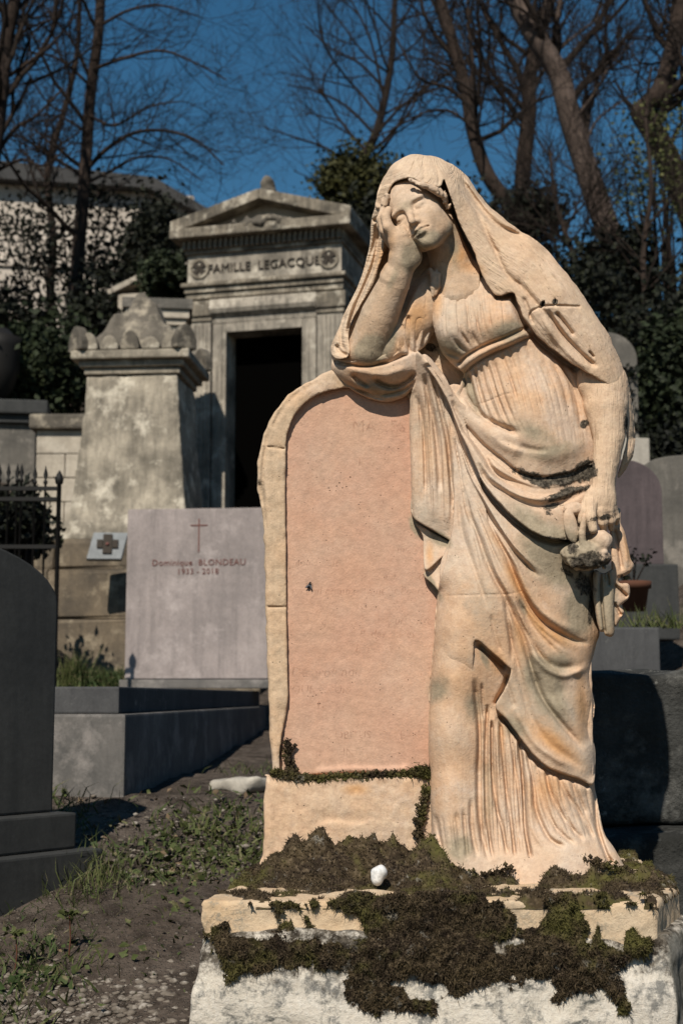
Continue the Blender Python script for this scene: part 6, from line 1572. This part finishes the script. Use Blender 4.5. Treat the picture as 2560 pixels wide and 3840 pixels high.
# ---------------------------------------------------------------- grass and weeds on the path
t = NT('grass')
gn = t.noise(3.0, 3, 0.6); gf = t.noise(60, 2, 0.5)
c = t.mix(t.ramp(gn, [(0.4, 0), (0.6, 1)]), (0.032, 0.052, 0.016), (0.068, 0.080, 0.026))
c = t.mix(t.ramp(gf, [(0.55, 0), (0.68, 1)]), c, (0.15, 0.125, 0.07))
m_grass = t.done(c, None, 0.7)
rng = np.random.RandomState(77)
gs = Soup()
def tuft(u, v, y, n, spread, length, width, lean=0.5):
    c_ = W(u, v, y)
    x = c_.x + rng.normal(0, spread, n); yy = y + rng.normal(0, spread * 1.6, n)
    P = np.stack([x, yy, ground_h(x, yy) + 0.0], -1)
    L_ = length * (0.5 + 0.8 * rng.rand(n))[:, None]
    d = np.stack([rng.normal(0, lean, n), rng.normal(0, lean, n), np.ones(n)], -1); d /= np.linalg.norm(d, axis=1)[:, None]
    s = np.cross(d, rng.normal(size=(n, 3))); s /= np.linalg.norm(s, axis=1)[:, None]
    bend = np.stack([rng.normal(0, .5, n), rng.normal(0, .5, n), -0.45 * rng.rand(n)], -1)
    w = width * (0.6 + 0.8 * rng.rand(n))[:, None]
    mid = P + d * L_ * .6; tip = mid + (d + bend) * L_ * .5
    V = np.stack([P - s * w, P + s * w, mid + s * w * .7, mid - s * w * .7, tip], 1).reshape(-1, 3)
    i = np.arange(n)[:, None] * 5
    gs.add(V, i + np.array([[0, 1, 2, 3]]), i + np.array([[3, 2, 4]]))
def yg(v):
    """distance at which the sight line of row v meets the ground near the path"""
    ys_ = np.linspace(2.2, 9, 400); zz = ground_h(np.full(400, -0.6), ys_) - CAM_Z
    vv = 2612 - zz / ys_ * FOC
    return float(np.interp(-v, -vv, ys_)) if vv[0] > vv[-1] else 4.0
for (u, v, n, sp, ln, wd, le) in ((340, 3290, 420, .045, .13, .0016, .35), (300, 3330, 260, .05, .11, .0016, .4), (420, 3350, 260, .05, .07, .0016, .5), (80, 3640, 420, .06, .07, .0026, .7), (200, 3620, 260, .05, .06, .0026, .8), (60, 3480, 260, .08, .05, .0018, .6), (230, 3480, 300, .08, .05, .0016, .6), (560, 3300, 300, .07, .035, .003, .9), (700, 3130, 360, .10, .04, .003, .9), (860, 3080, 420, .07, .055, .0035, .8), (760, 3080, 260, .09, .05, .003, .8), (620, 3420, 260, .05, .03, .0035, 1.0), (570, 3460, 160, .04, .03, .0035, 1.0), (500, 3520, 90, .03, .03, .004, 1.0),
                                 (600, 3170, 300, .07, .045, .003, .8), (780, 3260, 420, .08, .04, .003, .9), (900, 3200, 360, .06, .045, .003, .9), (950, 3290, 200, .05, .04, .003, .9), (640, 3250, 260, .08, .035, .0025, .9), (960, 2890, 260, .10, .06, .002, .6), (250, 3080, 200, .04, .09, .002, .5), (230, 3010, 160, .05, .07, .003, .6), (480, 3450, 260, .10, .03, .0014, .8), (150, 3400, 240, .10, .05, .0014, .7), (530, 3560, 60, .03, .025, .003, 1.0), (380, 3450, 240, .07, .06, .0013, .6)):
    tuft(u, v, yg(v), int(n * 0.34), sp, ln * 0.75, wd, le)
    if wd >= 0.0025:
        m_ = int(n * 0.08); c_ = W(u, v, yg(v)); x_ = c_.x + rng.normal(0, sp * 1.1, m_); y_ = c_.y + rng.normal(0, sp * 1.8, m_)
        V_, _q, T_ = cards(np.stack([x_, y_, ground_h(x_, y_) + 0.004 + 0.02 * rng.rand(m_)], -1), 0.022, rng); gs.add(V_, None, T_)
def tuft_at(u, y, z, n, spread, length, width, lean):
    """weeds growing on a ledge of height z"""
    global gs
    x = xc(u, y) + rng.normal(0, spread, n); yy = y + rng.normal(0, spread * .4, n)
    P = np.stack([x, yy, np.full(n, z)], -1)
    V_, q_, t_ = blades(P, np.tile([0, 0, 1.0], (n, 1)), length, width, 0.3, lean, n)
    gs.add(V_, q_, t_)
tuft_at(310, 8.1, zc(2575, 8.1), 700, 0.16, 0.10, 0.004, 0.6); tuft_at(380, 8.1, zc(2570, 8.1), 500, 0.10, 0.08, 0.005, 0.7); tuft_at(280, 8.0, zc(2575, 8.0), 200, 0.04, 0.16, 0.004, 0.4)
tuft_at(2480, 5.6, zc(2345, 5.6), 120, 0.08, 0.07, 0.003, 0.9)
g_o = gs.build('grass', m_grass, None, False)
tag(g_o, 'green grass and weeds growing in tufts along the earthen path', 'grass', kind='stuff')

# little spurge stalks by the step
for nm, u, v, y, hgt, lab in (('weed', 85, 3420, 3.1, 0.085, 'reddish weed stalk with pale green head below the dark step, nearer the edge'), ('weed', 280, 3400, 3.15, 0.10, 'taller weed stalk with pale green head beside the corner of the dark step')):
    x = xc(u, y); e = empty(nm, (x, y, gz(x, y))); tag(e, lab, 'weed')
    V_, F_ = tube([(0, 0, -0.01), (0.004, 0, hgt * .5), (0.0, 0.002, hgt)], [0.002, 0.0018, 0.0015], 5); link('stalk', np_mesh('stalk', V_, F_), m_terra, e)
    L = Soup(); L.add(*cards(np.array([[0, 0, hgt]]) + rng.normal(0, 0.009, (40, 3)) * np.array([1.4, 1.2, .5]), 0.014, rng)); L.build('flower_head', m_leaf_spring, e, False)

# ---------------------------------------------------------------- loose stones and litter on the path
m_grav = weathered('gravel_stone', (0.19, 0.16, 0.13), (0.09, 0.075, 0.06), (0.30, 0.27, 0.235), 25, 0.0, bumpd=0.002)
gr = Soup()
n = 4500
uu = rng.rand(n) * 1000; vv = 2960 + rng.rand(n) ** 0.55 * 900
ico = bmesh.new(); bmesh.ops.create_icosphere(ico, subdivisions=1, radius=1)
iv = np.array([v.co[:] for v in ico.verts]); it = np.array([[v.index for v in f.verts] for f in ico.faces]); ico.free()
for i in range(n):
    y = yg(vv[i]); x = xc(uu[i], y); r = 0.002 + 0.008 * rng.rand() ** 3.5
    gr.add(iv * r * np.array([1 + .6 * rng.rand(), 1 + .4 * rng.rand(), .6]) * (0.8 + 0.4 * rng.rand(len(iv), 1)) + np.array([x, y, gz(x, y) + r * .2]), None, it)
gv = gr.build('gravel', m_grav, None, False)
tag(gv, 'small pale gravel stones strewn over the earth path', 'gravel', kind='stuff')
t = NT('dead_leaf'); m_dead = t.done(t.mix(t.noise(50), (0.12, 0.078, 0.045), (0.19, 0.14, 0.09)), None, 0.8)
lf = Soup()
P = []
for i in range(160):
    v = 2960 + rng.rand() * 600; u = rng.rand() * 1000; y = yg(v); x = xc(u, y); P.append((x, y, gz(x, y) + 0.006))
V_, _, T_ = cards(np.array(P), 0.02, rng); lf.add(V_, None, T_)
lo = lf.build('leaf_litter', m_dead, None, False)
tag(lo, 'dry brown leaf litter scattered on the path', 'leaves', kind='stuff')
